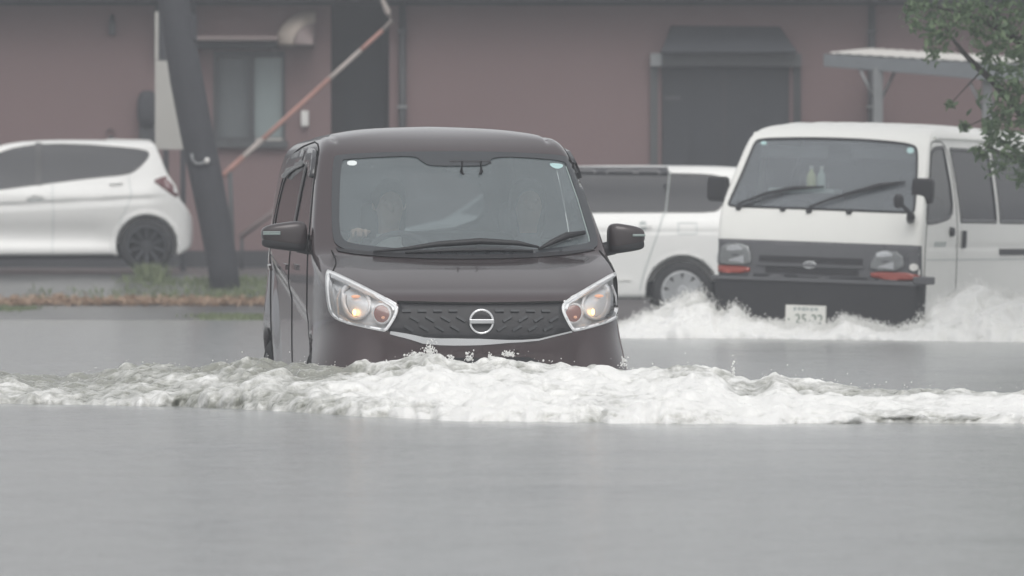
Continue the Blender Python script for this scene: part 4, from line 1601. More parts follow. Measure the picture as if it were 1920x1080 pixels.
# lamps
for hl_, cn, orr in (([(1356, 455), (1402, 457), (1409, 476), (1409, 497), (1350, 495), (1350, 480)],
                      [(1342, 452), (1352, 453), (1346, 495), (1338, 494)],
                      [(1336, 496), (1408, 499), (1405, 513), (1337, 510)]),
                     ([(1648, 470), (1693, 473), (1696, 508), (1630, 506), (1634, 490)],
                      [(1700, 473), (1725, 475), (1725, 511), (1700, 510)],
                      [(1632, 508), (1724, 513), (1723, 527), (1634, 523)])):
    hl_ = K(hl_, 1)
    lampo = van.patch(hl_, 'px', .007, M_vanbowl, 'headlamp', skirt=.01, step=5)
    cx_, cy_ = hl_.mean(0)
    van.strip([(cx_ - 16, cy_ - 11), (cx_ + 4, cy_ - 13), (cx_ + 14, cy_ - 10)], 'px', .05, M_rim, 'reflector', .012, lampo, .003, widths=[.03, .06, .02])  # white strips imitate bright reflections inside the lamp
    van.strip([(cx_ - 12, cy_ + 11), (cx_ + 16, cy_ + 9)], 'px', .05, M_rim, 'reflector', .012, lampo, .003, widths=[.01, .06])
    p, n = van.hit((cx_, cy_ + 1), 'px')
    rounded_blob('bulb_shield', p - Vector((.045, .012, .012)), p + Vector((.045, .02, .012)), 1, M_grey, lampo, n=8)
    van.patch(inset(hl_, -1.5), 'px', .022, M_lens, 'lens', lampo, skirt=.015, step=6)
    cc = van.patch(K(cn, 1), 'px', .008, M_grey, 'corner_lamp', skirt=.01, step=5)
    q_ = np.array(cn).mean(0)
    van.patch(ell(q_[0] + .5, q_[1] + 9 * (q_[0] > 1500) + 14 * (q_[0] < 1500), 8 if q_[0] > 1500 else 4, 7, 16), 'px', .012, M_steelcap, 'corner_reflector', cc, step=4)
    van.patch(K(orr, 1), 'px', .011, M_orange, 'indicator', skirt=.015, step=6)
# number plate
pl_ = [van.hit(q, 'px')[0] for q in ((1475, 571), (1555, 573), (1515, 590))]
pc = Vector(((pl_[0].x + pl_[1].x) / 2, min(p.y for p in pl_) - .052, pl_[0].z - .0825))
plate = MB().box((pc.x - .165, pc.y - .006, pc.z - .0825), (pc.x + .165, pc.y + .02, pc.z + .0825), .004).build('number_plate', M_plate, van.root)


def lettering(txt, size, x, y, z, m, parent, name, sx=1.0):
    cu = bpy.data.curves.new(name, 'FONT')
    cu.body = txt
    cu.size = size
    cu.align_x = 'CENTER'
    cu.align_y = 'CENTER'
    cu.extrude = .001
    tmp = bpy.data.objects.new('tmp', cu)
    C.objects.link(tmp)
    dg = bpy.context.evaluated_depsgraph_get()
    dg.update()
    me = bpy.data.meshes.new_from_object(tmp.evaluated_get(dg))
    bpy.data.objects.remove(tmp)
    Rm = Matrix.Translation((x, y, z)) @ Matrix.Rotation(R(90), 4, 'X') @ Matrix.Diagonal((sx, 1, 1, 1))
    me.transform(Rm)
    me.materials.clear()
    me.materials.append(m)
    o = bpy.data.objects.new(name, me)
    C.objects.link(o)
    o.parent = parent
    return o


lettering('25-22', .105, pc.x + .03, pc.y - .0075, pc.z - .028, M_ink, plate, 'plate_number', .95)
MB().lathe([(.001, .002), (.008, .002), (.008, 0)], Matrix.Translation((pc.x - .135, pc.y - .006, pc.z - .03)) @ Matrix.Rotation(R(90), 4, 'X'), 12).build('plate_dot', M_ink, plate)
for k in range(6):
    xx = pc.x - .098 + k * .034
    MB().box((xx, pc.y - .0075, pc.z + .040 + .004 * (k % 2)), (xx + .022 + .004 * (k % 3), pc.y - .0064, pc.z + .066)).build('plate_character', M_ink_soft, plate)
# wipers and nozzles
van.rod([(1385, 386), (1412, 376), (1440, 366), (1490, 357), (1546, 353)], 'px', [.03, .03, .03, .03, .02], [.010, .012, .014, .020, .008], M_black, 'wiper', n=6)
van.rod([(1395, 388), (1440, 375), (1470, 365)], 'px', [.02, .02, .02], [.006, .006, .006], M_black, 'wiper_link')
van.rod([(1518, 392), (1555, 378), (1600, 365), (1650, 352), (1698, 344)], 'px', [.03, .03, .03, .03, .02], [.010, .012, .016, .022, .008], M_black, 'wiper', n=6)
for q in ((1385, 390), (1468, 392.5), (1517, 396), (1592, 398)):
    p, n = van.hit(q, 'px')
    rounded_blob('wiper_pivot', p - Vector((.025, .03, .018)), p + Vector((.025, .03, .018)), .8, M_black, van.root, n=8)
# side windows
vf = K([(.20, 1.24), (.24, 1.36), (.50, 1.75), (.60, 1.80), (.88, 1.81), (.88, 1.81), (.95, 1.40), (.90, 1.28), (.60, 1.24), (.20, 1.22)], 1)
v2 = K([(1.16, 1.24), (1.16, 1.24), (1.06, 1.80), (1.06, 1.80), (2.16, 1.80), (2.16, 1.80), (2.20, 1.24), (2.20, 1.24)], 1)
v3 = K([(2.32, 1.24), (2.32, 1.24), (2.28, 1.80), (2.28, 1.80), (4.1, 1.79), (4.18, 1.72), (4.22, 1.30), (4.15, 1.24)], 1)
for sd in ('L', 'R'):
    for w_, tint in ((vf, M_glass_side), (v2, M_dark_glass), (v3, M_dark_glass)):
        van.cut(w_, sd)
        van.patch(inset(w_, -.02), sd, .003, M_frit, 'window_seal', holes=[inset(w_, .012)], skirt=.006)
        van.patch(inset(w_, -.01), sd, -.004, tint, 'side_window')
    van.strip(K([(.16, .75), (.16, 1.2), (.52, 1.84), (.62, 1.86), (.98, 1.86), (1.05, 1.40), (1.05, .60), (.98, .55)], 2, False), sd, .008, M_gap, 'shut_line')
    van.strip([(.66, 1.885), (.9, 1.89), (2, 1.895), (4.3, 1.88)], sd, .022, M_white_van, 'rain_gutter', .012, h=.010)
    van.strip([(2.30, .99), (4.2, .99)], sd, .05, M_black, 'slide_rail', .004, h=.006)
    van.strip([(.2, .93), (1.0, .93), (2.25, .93), (4.4, .93)], sd, .006, M_ink_soft, 'side_swage')
    van.strip([(1.20, 1.02), (1.20, 1.16)], sd, .055, M_black, 'slide_handle', .02, h=.01)
    p, n = van.hit((.86, 1.15), sd)
    MB().lathe([(.001, .03), (.035, .03), (.04, 0)], Matrix.Translation(p) @ Matrix.Rotation(R(90) * (1 if sd == 'R' else -1), 4, 'Y'), 14).build('door_lock', M_black, van.root)
    for k in range(4):
        van.strip([(.42 + k * .085, 1.045), (.475 + k * .085, 1.045)], sd, .055, M_ink_soft, 'door_lettering', .001, h=.001)
# door mirrors and fender mirror
for sx, c_ in ((1, (1731, 358)), (-1, (1347, 354))):
    c = van.local(c_[0], c_[1], .25)
    mm = rounded_blob('door_mirror', (c.x - .085, c.y - .05, c.z - .10), (c.x + .085, c.y + .05, c.z + .10), .35, M_black, van.root, n=14)
    MB().tube([(c.x, c.y + .02, c.z), (sx * .80, c.y + .12, c.z - .05)], [.03, .03], 8).build('stalk', M_black, mm, True)
p0 = van.hit((1707, 412), 'px')
q0, q1, q2 = p0[0], van.local(1704, 398, -.05), van.local(1684, 376, -.16)
fm = MB().tube([q0, van.local(1708, 406, -.04), q1, q2], [.032, .035, .018, .012], 8).build('fender_mirror', M_black, van.root, True)
rounded_blob('mirror_head', q2 - Vector((.035, .03, .06)), q2 + Vector((.045, .03, .05)), .7, M_black, fm, n=8)
# interior
MB().box((-.74, .28, .7), (.74, .62, 1.26), .06).build('dashboard', M_interior, van.root, True)
c = van.local(1512, 352, .42)
MB().box((c.x - .30, .36, c.z - .045), (c.x + .25, .58, c.z - .006), .01).build('dash_tray', M_dashpale, van.root)
for hx in (-.42, .42):
    st = MB().box((hx - .25, 1.15, .6), (hx + .25, 1.32, 1.42), .06).build('seat', M_seat, van.root, True)
    rounded_blob('headrest', (hx - .12, 1.18, 1.44), (hx + .12, 1.29, 1.60), .5, M_seat, st, n=10)
MB().box((-.76, 1.9, .5), (.76, 1.95, 1.85), .0).build('cargo_screen', M_interior, van.root)
sw = MB()
Ms = Matrix.Translation((-.42, .66, 1.26)) @ Matrix.Rotation(R(35), 4, 'X')
sw.lathe([(.20 + .016 * math.cos(t), .016 * math.sin(t)) for t in np.linspace(0, 2 * math.pi, 9)], Ms, 28)
sw.build('steering_wheel', M_interior, van.root, True)
cm = van.local(1400, 315, .5)
MB().box((-.66, .56, 1.70), (-.1, .59, 1.80), .012).build('sun_visor', M_grey, van.root)
MB().box((.1, .56, 1.70), (.66, .59, 1.80), .012).build('sun_visor', M_grey, van.root)
MB().box((-.12, .62, 1.66), (.12, .65, 1.76), .012).build('rear_view_mirror', M_interior, van.root)
for sx in (-1, 1):
    for y_ in (.98, 3.55):
        van.wheel(sx * .74, y_, .31, .31, .18, .20, M_silver, 6, sx)
van.finish(M_white_van, [
    ('door', 'L', [(.16, .75), (.16, 1.2), (.52, 1.84), (.62, 1.86), (.98, 1.86), (1.05, 1.40), (1.05, .60), (.98, .55)], M_white_van),
    ('door', 'R', [(.16, .75), (.16, 1.2), (.52, 1.84), (.62, 1.86), (.98, 1.86), (1.05, 1.40), (1.05, .60), (.98, .55)], M_white_van),
    ('sliding_door', 'L', [(1.06, .4), (1.06, 1.86), (2.24, 1.86), (2.24, .4)], M_white_van),
    ('roof', 'top', [(-.70, .5), (.70, .5), (.70, 4.5), (-.70, 4.5)], M_white_van)])
# bottles on the dash
for px_, py_, m_, lab, sc in ((1521, 346, M_bottle, 'yellow drink bottle standing on the dash of the white van', 1.0),
                              (1540, 347, M_bottle2, 'clear plastic bottle on the van dash right of the yellow bottle', .9)):
    c = van.local(px_, py_, .44)
    b = empty('bottle', van.M @ Vector((c.x, .44, van.local(1512, 352, .42).z - .006)))
    b.rotation_euler = (0, R(1.7), R(-21.0))
    tag(b, lab, 'bottle', 'bottles on the van dash')
    MB().lathe([(.001, 0), (.036 * sc, 0), (.038 * sc, .01), (.038 * sc, .09), (.034 * sc, .11), (.016 * sc, .14), (.014 * sc, .155)], None, 16).build('bottle_body', m_, b, True)
    MB().lathe([(.017 * sc, .155), (.017 * sc, .18), (.001, .181)], None, 12).build('cap', M_cap, b)

# ================================================================== white estate car behind
side = [(.10, .20), (.02, .28), (.0, .45), (.03, .62), (.12, .74), (.5, .86), (1.0, .96), (1.15, 1.0), (1.5, 1.25), (1.85, 1.44), (2.1, 1.495), (2.6, 1.52), (3.4, 1.518), (3.9, 1.50),
        (4.05, 1.46), (4.12, 1.25), (4.17, .98), (4.2, .7), (4.2, .45), (4.17, .26), (4.1, .20)]
front = [(0, 1.53), (.40, 1.52), (.56, 1.495), (.625, 1.455), (.66, 1.36), (.72, 1.15), (.765, 1.03), (.80, .96), (.838, .86), (.832, .70), (.81, .50), (.80, .32), (.77, .22), (0, .20)]
plan = [(0, -.01), (.4, .01), (.62, .06), (.74, .16), (.81, .35), (.84, .7), (.84, 3.7), (.82, 4.0), (.74, 4.14), (.5, 4.2), (0, 4.21)]
XW = (1278 - 960) / F * 48.75


def wagon_extra(d, x, y, z):
    return d + .008 * sstep(.02, .0, np.abs(z - .87)) * (np.abs(x) > .7) - .012 * sstep(.38, .33, np.hypot(y - 3.38, z - .30)) * (np.abs(x) > .7)


wag = Vehicle('white_estate_car', 'white estate car parked side-on between the brown car and the white van', 'car',
              (XW - 3.38, 49.4, -.02), R(-90), 0.0, side, front, plan, .05, .026, ((.83, .30, .345, .55), (3.38, .30, .345, .55)), wagon_extra)
w_r = K([(1050, 322), (1050, 322), (1254, 322), (1254, 322), (1246, 397), (1246, 397), (1050, 398), (1050, 398)], 1)
w_q = K([(1258, 326), (1258, 326), (1330, 328), (1352, 333), (1364, 347), (1360, 372), (1350, 390), (1338, 397), (1250, 397), (1250, 397)], 1)
for w_ in (w_r, w_q):
    wag.cut(inset(w_, 1), 'px')
    wag.patch(inset(w_, -2), 'px', .002, M_frit, 'window_border', holes=[inset(w_, 2)], step=8)
    wag.patch(w_, 'px', -.002, M_dark_glass, 'side_window', step=8)
w_f = K([(1.25, 1.02), (1.35, 1.10), (1.75, 1.39), (2.0, 1.425), (2.0, 1.425), (2.0, 1.02), (2.0, 1.02)], 1)
wag.cut(w_f, 'R')
wag.patch(inset(w_f, -.015), 'R', -.001, M_dark_glass, 'side_window')
for w_ in (K([(1.25, 1.02), (1.35, 1.10), (1.75, 1.39), (2.0, 1.425), (2.0, 1.425), (2.0, 1.02), (2.0, 1.02)], 1), K([(2.08, 1.02), (2.08, 1.43), (3.2, 1.43), (3.2, 1.02)], 1), K([(3.28, 1.03), (3.28, 1.42), (3.85, 1.40), (3.8, 1.03)], 1)):
    wag.cut(w_, 'L')
    wag.patch(inset(w_, -.015), 'L', -.001, M_dark_glass, 'side_window')
wsf = K([(-.58, 1.06), (-.50, 1.42), (.50, 1.42), (.58, 1.06)], 2)
wag.cut(wsf, 'front')
wag.patch(inset(wsf, -.02), 'front', .0, M_dark_glass, 'windscreen')
tw = K([(-.52, 1.02), (-.46, 1.42), (.46, 1.42), (.52, 1.02)], 2)
wag.cut(tw, 'rear')
wag.patch(inset(tw, -.02), 'rear', .0, M_dark_glass, 'rear_window')
wag.patch(K([(1040, 317), (1040, 317), (1252, 317), (1252, 317), (1253, 327), (1253, 327), (1040, 325)], 1), 'px', .025, M_visor, 'rain_visor', skirt=.02, step=8)
wag.strip([(1256, 322), (1248, 399), (1243, 405), (1236, 430), (1222, 470), (1208, 510), (1200, 543)], 'px', .010, M_ink_soft, 'shut_line')
wag.strip([(1160, 525), (1184, 525)], 'px', .012, M_cap, 'side_moulding', .008, h=.006)
wag.strip([(1198, 426), (1222, 425)], 'px', .02, M_white, 'door_handle', .03, h=.008)
wag.patch(K([(1199, 415), (1212, 415), (1213, 432), (1198, 432)], 1), 'px', .002, M_ink_soft, 'handle_cup', step=5)
wag.strip([(1272, 418), (1272, 439), (1306, 439), (1306, 418), (1272, 418)], 'px', .006, M_dashpale, 'fuel_flap')
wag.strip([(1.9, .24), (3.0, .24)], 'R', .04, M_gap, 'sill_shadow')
for sx in (-1, 1):
    for y_ in (.83, 3.38):
        wag.wheel(sx * .75, y_, .30, .29, .18, .195, M_silver, 9, sx, spoke_w=.075)
    wag.patch(K([(sx * .58, .55), (sx * .58, .72), (sx * .74, .72), (sx * .74, .58)], 1), 'front', .004, M_lampbowl, 'headlamp')
    wag.patch(K([(sx * .60, .80), (sx * .58, 1.2), (sx * .68, 1.2), (sx * .74, .80)], 1), 'rear', .004, M_red, 'tail_lamp')
MB().box((-.6, .9, .25), (.6, 4.0, .40), .0).build('underbody', M_gap, wag.root)
wag.finish(M_white, [('door', 'R', [(2.04, .28), (2.04, 1.46), (3.25, 1.46), (3.22, .95), (3.05, .6), (2.95, .28)], M_white),
                     ('door', 'R', [(1.0, .28), (1.0, 1.0), (1.7, 1.44), (2.04, 1.46), (2.04, .28)], M_white)])

# ================================================================== white hatchback on the left
YN = 59.0
SN = F / 58.1
LN = 4.1


def ny(px):
    return LN - (363 - px) / SN


def nz(py):
    return (512 - py) / SN


side = [(.06, .18), (.0, .30), (.0, .48), (.08, .66), (.4, .84), (.95, .98), (1.15, 1.05), (1.5, 1.27), (1.85, 1.44), (2.15, 1.505), (2.55, 1.535), (3.0, 1.53), (3.4, 1.515), (ny(284), nz(262)),
        (ny(292), nz(272)), (ny(304), nz(300)), (ny(314), nz(327)), (ny(328), nz(345)), (ny(334), nz(360)), (ny(336), nz(372)), (ny(352), nz(390)), (ny(363), nz(408)), (ny(364), nz(430)), (ny(362), nz(462)), (ny(345), nz(474)), (3.9, .2)]
front = [(0, 1.545), (.40, 1.535), (.55, 1.51), (.61, 1.47), (.64, 1.38), (.70, 1.18), (.75, 1.03), (.80, .92), (.835, .82), (.832, .66), (.79, .46), (.785, .36), (.835, .25), (.80, .17), (0, .15)]
plan = [(0, -.01), (.35, .02), (.60, .09), (.73, .22), (.80, .45), (.84, .8), (.84, 3.4), (.815, 3.75), (.74, 3.97), (.55, 4.08), (0, 4.12)]


def hatch_extra(d, x, y, z):
    s_ = np.abs(x) > .6
    cr = .74 + .10 * (y - 1.2) / 2.0
    d = d + .018 * sstep(.10, .0, cr - z) * sstep(-.02, .0, cr - z) * s_ * sstep(.9, 1.3, y) * sstep(3.9, 3.5, y)
    d = d + .022 * np.exp(-((z - .46) / .12) ** 2) * s_ * sstep(1.0, 1.4, y) * sstep(3.2, 2.9, y)
    d = d - .016 * sstep(.42, .36, np.hypot(y - ny(275), z - .315)) * s_
    return d


hat = Vehicle('white_hatchback', 'white hatchback parked on the raised verge left of the leaning pole', 'car',
              (0, 0, 0), R(-86), 0.0, side, front, plan, .045, .026, ((.80, .31, .345, .55), (ny(275), .315, .345, .55)), hatch_extra)
# place by its rear wheel, seen at pixel (275, 512) on the yard ground
gp = Vector(((275 - 960) / F * 58.1, 58.1, CZ - (512 - HOR) / F * 58.1))
lp_ = Vector((.80, ny(275), 0))
hat.root.location = gp - Euler((0, 0, R(-86))).to_matrix() @ lp_
hat.M = Matrix.Translation(hat.root.location) @ Euler((0, 0, R(-86))).to_matrix().to_4x4()
hat.Mi = hat.M.inverted()
hat.Mn = np.array(hat.M)
hat.camL = np.array(hat.Mi @ Vector((0, 0, CZ)))
hw = K([(-150, 352), (-60, 312), (0, 287), (30, 277), (75, 271), (150, 271), (230, 277), (272, 282), (280, 288), (274, 300), (255, 319), (238, 327), (180, 332), (100, 342), (0, 355), (-130, 372)], 2)
hat.cut(inset(hw, 1), 'px')
hat.patch(inset(hw, -1.5), 'px', .002, M_frit, 'window_border', holes=[inset(hw, 2.5)], step=9)
hat.patch(hw, 'px', -.002, M_dark_glass, 'side_window', step=9)
hat.patch([(66, 268), (78, 268), (78, 348), (66, 348)], 'px', .003, M_frit, 'pillar_trim', step=6)
wsf = K([(-.60, 1.06), (-.48, 1.44), (.48, 1.44), (.60, 1.06)], 2)
hat.cut(wsf, 'front')
hat.patch(inset(wsf, -.02), 'front', .0, M_dark_glass, 'windscreen')
tw = K([(-.46, 1.10), (-.44, 1.40), (.44, 1.40), (.46, 1.10)], 2)
hat.cut(tw, 'rear')
hat.patch(inset(tw, -.02), 'rear', .0, M_dark_glass, 'rear_window')
hat.patch(K([(1.2, 1.05), (1.8, 1.38), (3.4, 1.42), (3.35, 1.15), (3.0, 1.1)], 1), 'L', .002, M_dark_glass, 'side_window')
hat.patch(K([(286, 339), (300, 333), (316, 329), (327, 340), (332, 352), (333, 366), (331, 371), (318, 362), (300, 349)], 1), 'px', .006, M_red, 'tail_lamp', skirt=.01, step=6)
hat.patch(ell(327, 349, 3.2, 3.2, 12), 'px', .009, M_steelcap, 'reversing_lamp', step=4)
for sx in (-1, 1):
    hat.patch(K([(sx * .55, .95), (sx * .50, 1.12), (sx * .62, 1.12), (sx * .72, .9)], 1), 'rear', .006, M_red, 'tail_lamp')
    hat.patch(K([(sx * .48, .62), (sx * .50, .74), (sx * .70, .80), (sx * .72, .70)], 1), 'front', .004, M_lampbowl, 'headlamp')
hat.strip([(50, 371), (64, 366), (82, 369)], 'px', .03, M_white, 'door_handle', .03, h=.008)
hat.strip([(52, 376), (80, 374)], 'px', .012, M_dashpale, 'handle_shadow_gap', .002)
hat.strip([(205, 345), (230, 343)], 'px', .03, M_white, 'door_handle', .03, h=.008)
hat.strip([(98, 343), (100, 400), (98, 480)], 'px', .006, M_dashpale, 'shut_line')
hat.strip([(240, 330), (247, 365), (235, 395), (222, 420)], 'px', .006, M_dashpale, 'shut_line')
hat.strip([(-200, 502), (0, 494), (130, 486), (214, 489)], 'px', .05, M_white, 'side_skirt', .012, h=.012)
hat.strip([(200, 262), (284, 263)], 'px', .03, M_white, 'roof_spoiler', .01, h=.006)
MB().tube([(.0, ny(210), 1.52), (.0, ny(207), 1.585)], [.02, .012], 8).build('aerial_fin', M_pipe, hat.root, True)
for sx in (-1, 1):
    for y_ in (.80, ny(275)):
        hat.wheel(sx * .745, y_, .315, .31, .19, .225, M_darkalloy, 10, sx, spoke_w=.028)
MB().box((-.6, .5, .16), (.6, 3.8, .34), .0).build('underbody', M_gap, hat.root)
hat.finish(M_white, [('door', 'px', [(99, 343), (99, 485), (214, 487), (225, 415), (247, 365), (240, 328)], M_white),
                     ('door', 'px', [(-200, 360), (-180, 500), (99, 485), (99, 343)], M_white)])

# ================================================================== tree at the right edge
YT = 37.6
tree = empty('tree', (4.95, YT, -.31))
tag(tree, 'leafy green tree hanging its branches over the white van', 'tree')


def tl_(px, py, y=0.0):
    p = P(px, py, YT + y)
    return Vector((p.x - 4.95, y, p.z + .31))


clumps = [(1728, 12, 34), (1762, 66, 30), (1768, 36, 34), (1805, 18, 40), (1850, 30, 46), (1900, 40, 46), (1872, 84, 40), (1912, 112, 42), (1902, 160, 40), (1868, 132, 26),
          (1884, 205, 40), (1916, 222, 42), (1856, 242, 20), (1808, 240, 9), (1872, 272, 28), (1906, 292, 30), (1838, 286, 12), (1866, 312, 20), (1916, 332, 24), (1780, 197, 7), (1752, 100, 16),
          (1716, 48, 14), (1708, 18, 12), (1832, 62, 20), (1850, 100, 16)]
cl = [(tl_(a, b, random.uniform(-.5, .5)), r / F * YT) for a, b, r in clumps]
for k in range(130):
    a = Vector((random.gauss(0, 1), random.gauss(0, 1), random.gauss(0, 1))).normalized() * (random.random() ** .4)
    c = Vector((.05 + a.x * 1.75, a.y * 1.7, 3.5 + a.z * 1.75))
    # keep what the photograph shows as gaps open: clumps in view come from the list above
    w = Vector((c.x + 4.95, c.y + YT, c.z - .31))
    px_ = 960 + F * w.x / w.y
    py_ = HOR - F * (w.z - CZ) / w.y
    if px_ < 1935 and py_ > -25:
        continue
    cl.append((c, random.uniform(.13, .24)))
LV = []
LF = []
for c, r in cl:
    n_ = int(26 + 4000 * r * r)
    for k in range(n_):
        a = Vector((random.gauss(0, .55), random.gauss(0, .55), random.gauss(0, .5))) * r
        p = c + a
        s_ = random.uniform(.024, .050)
        e = Euler((random.uniform(-1.1, 1.1), random.uniform(-1.1, 1.1), random.uniform(0, 6.28))).to_matrix()
        i = len(LV)
        LV += [p + e @ Vector(v) * s_ for v in ((-1, 0, 0), (-.2, -.42, .08), (1, 0, -.1), (-.2, .42, .08))]
        LF += [(i, i + 1, i + 2), (i, i + 2, i + 3)]
tag(mk('crown', LV, LF, M_leaf, tree, False), kind='stuff')
tr_ = MB()
tr_.tube([(0, 0, -.1), (.02, .0, .7), (-.03, .02, 1.5), (.0, .0, 2.3), (.05, 0, 3.2), (.0, 0, 4.3)], [.13, .10, .09, .075, .05, .02], 12)
tr_.build('trunk', M_bark, tree, True)
limbs = [[Vector((0, 0, 1.9)), tl_(1960, 260), tl_(1905, 200), tl_(1860, 150), tl_(1835, 128), tl_(1812, 105), tl_(1790, 78), tl_(1772, 50)],
         [Vector((0, 0, 1.6)), tl_(1980, 330), tl_(1916, 300), tl_(1870, 285), tl_(1842, 270)],
         [Vector((0, 0, 2.3)), tl_(1960, 120), tl_(1890, 60), tl_(1800, 20), tl_(1730, 10)],
         [Vector((0, 0, 2.2)), Vector((.6, .3, 3.0)), Vector((1.1, .5, 3.6))], [Vector((0, 0, 2.6)), Vector((-.3, .7, 3.5)), Vector((-.6, 1.1, 4.2))],
         [Vector((0, 0, 2.6)), Vector((.3, -.6, 3.4)), Vector((.5, -1.1, 4.0))]]
for lb in limbs:
    MB().tube(lb, list(np.linspace(.045, .008, len(lb))), 7).build('limb', M_bark, tree, True)
LB = MB()
for a, b in (((1885, 178), (1862, 215)), ((1862, 215), (1866, 262)), ((1905, 200), (1915, 250)), ((1862, 215), (1808, 240)), ((1840, 133), (1780, 197)), ((1835, 128), (1790, 90)), ((1866, 262), (1838, 286))):
    LB.tube([tl_(*a), tl_(*b)], [.007, .003], 5)
LB.build('twigs', M_bark, tree, True)

# ================================================================== grass and fallen leaves along the verge


def blades(name, spots, m, label, cat):
    V = []
    Fc = []
    for (x, y, z, h, n_, sp) in spots:
        for k in range(n_):
            bx_ = x + random.gauss(0, sp)
            by_ = y + random.gauss(0, sp)
            bz_ = float(ground_z(bx_, by_)) - .01
            hh = h * random.uniform(.5, 1.2)
            a = random.uniform(0, 6.28)
            w = random.uniform(.006, .014)
            dx, dy = math.cos(a) * w, math.sin(a) * w
            lx, ly = random.gauss(0, .4) * hh, random.gauss(0, .4) * hh
            i = len(V)
            V += [(bx_ - dx, by_ - dy, bz_), (bx_ + dx, by_ + dy, bz_), (bx_ + lx * .5 + dx * .7, by_ + ly * .5, bz_ + hh * .6), (bx_ + lx * .5 - dx * .7, by_ + ly * .5, bz_ + hh * .6), (bx_ + lx, by_ + ly, bz_ + hh)]
            Fc += [(i, i + 1, i + 2, i + 3), (i + 3, i + 2, i + 4)]
    o = mk(name, V, Fc, m, None, False)
    tag(o, label, cat, kind='stuff')
    return o


sp = []
for k in range(230):
    t = random.random()
    px_ = random.choice([random.gauss(300, 70), random.gauss(410, 60), random.gauss(470, 30), random.uniform(60, 520)])
    y = random.uniform(54.6, 57.2) if px_ > 230 else random.uniform(54.4, 55.6)
    sp.append(((px_ - 960) / F * y, y, 0, random.uniform(.04, .10), 9 if px_ > 230 else 4, .11))
for k in range(26):
    y = random.gauss(57.0, .3)
    sp.append(((random.gauss(282, 12) - 960) / F * y, y, 0, .18, 16, .05))
for k in range(44):
    px_ = random.gauss(438, 34) if k < 32 else random.gauss(15, 22)
    y = random.gauss(50.0, .35) if k < 32 else random.gauss(52.5, .4)
    sp.append(((px_ - 960) / F * y, y, 0, .05, 40, .10))
blades('verge_grass', sp, M_grass, 'short wet green grass around the foot of the leaning pole', 'grass')
V = []
Fc = []
for k in range(5200):
    y = random.gauss(54.15, .10)
    px_ = random.uniform(-150, 620)
    if random.random() < .25:
        y += random.uniform(-.2, .7)
    x = (px_ - 960) / F * y
    z = float(ground_z(x, y)) + random.uniform(.005, .045)
    s_ = random.uniform(.018, .045)
    e = Euler((random.gauss(0, .5), random.gauss(0, .5), random.uniform(0, 6.28))).to_matrix()
    i = len(V)
    V += [Vector((x, y, z)) + e @ Vector(v) * s_ for v in ((-1, 0, 0), (0, -.55, .2), (1, 0, 0), (0, .55, .2))]
    Fc += [(i, i + 1, i + 2, i + 3)]
tag(mk('leaf_litter', V, Fc, M_litter, None, False), 'band of orange brown fallen leaves washed up along the verge', 'leaves', kind='stuff')
for px_, w_, h_ in ((108, 24, .07), (243, 22, .06)):
    y = 54.3
    x = (px_ - 960) / F * y
    V = []
    Fc = []
    for k in range(90):
        e = Euler((random.uniform(0, 6), random.uniform(0, 6), random.uniform(0, 6))).to_matrix()
        s_ = random.uniform(.02, .04)
        c = Vector((random.gauss(0, w_ / F * y * .38), random.gauss(0, .05), abs(random.gauss(0, h_ * .6))))
        i = len(V)
        V += [c + e @ Vector(v) * s_ for v in ((-1, 0, 0), (0, -.55, .2), (1, 0, 0), (0, .55, .2))]
        Fc += [(i, i + 1, i + 2, i + 3)]
    o = mk('leaf_pile', V, Fc, M_litter, None, False)
    o.location = (x, y, float(ground_z(x, y)) + .01)
    tag(o, 'small heap of reddish leaves %s below the white hatchback' % ('on the far left of the verge' if px_ < 200 else 'nearer the leaning pole on the verge'), 'leaves', 'leaf heaps on the verge', 'stuff')

# ================================================================== foam and spray


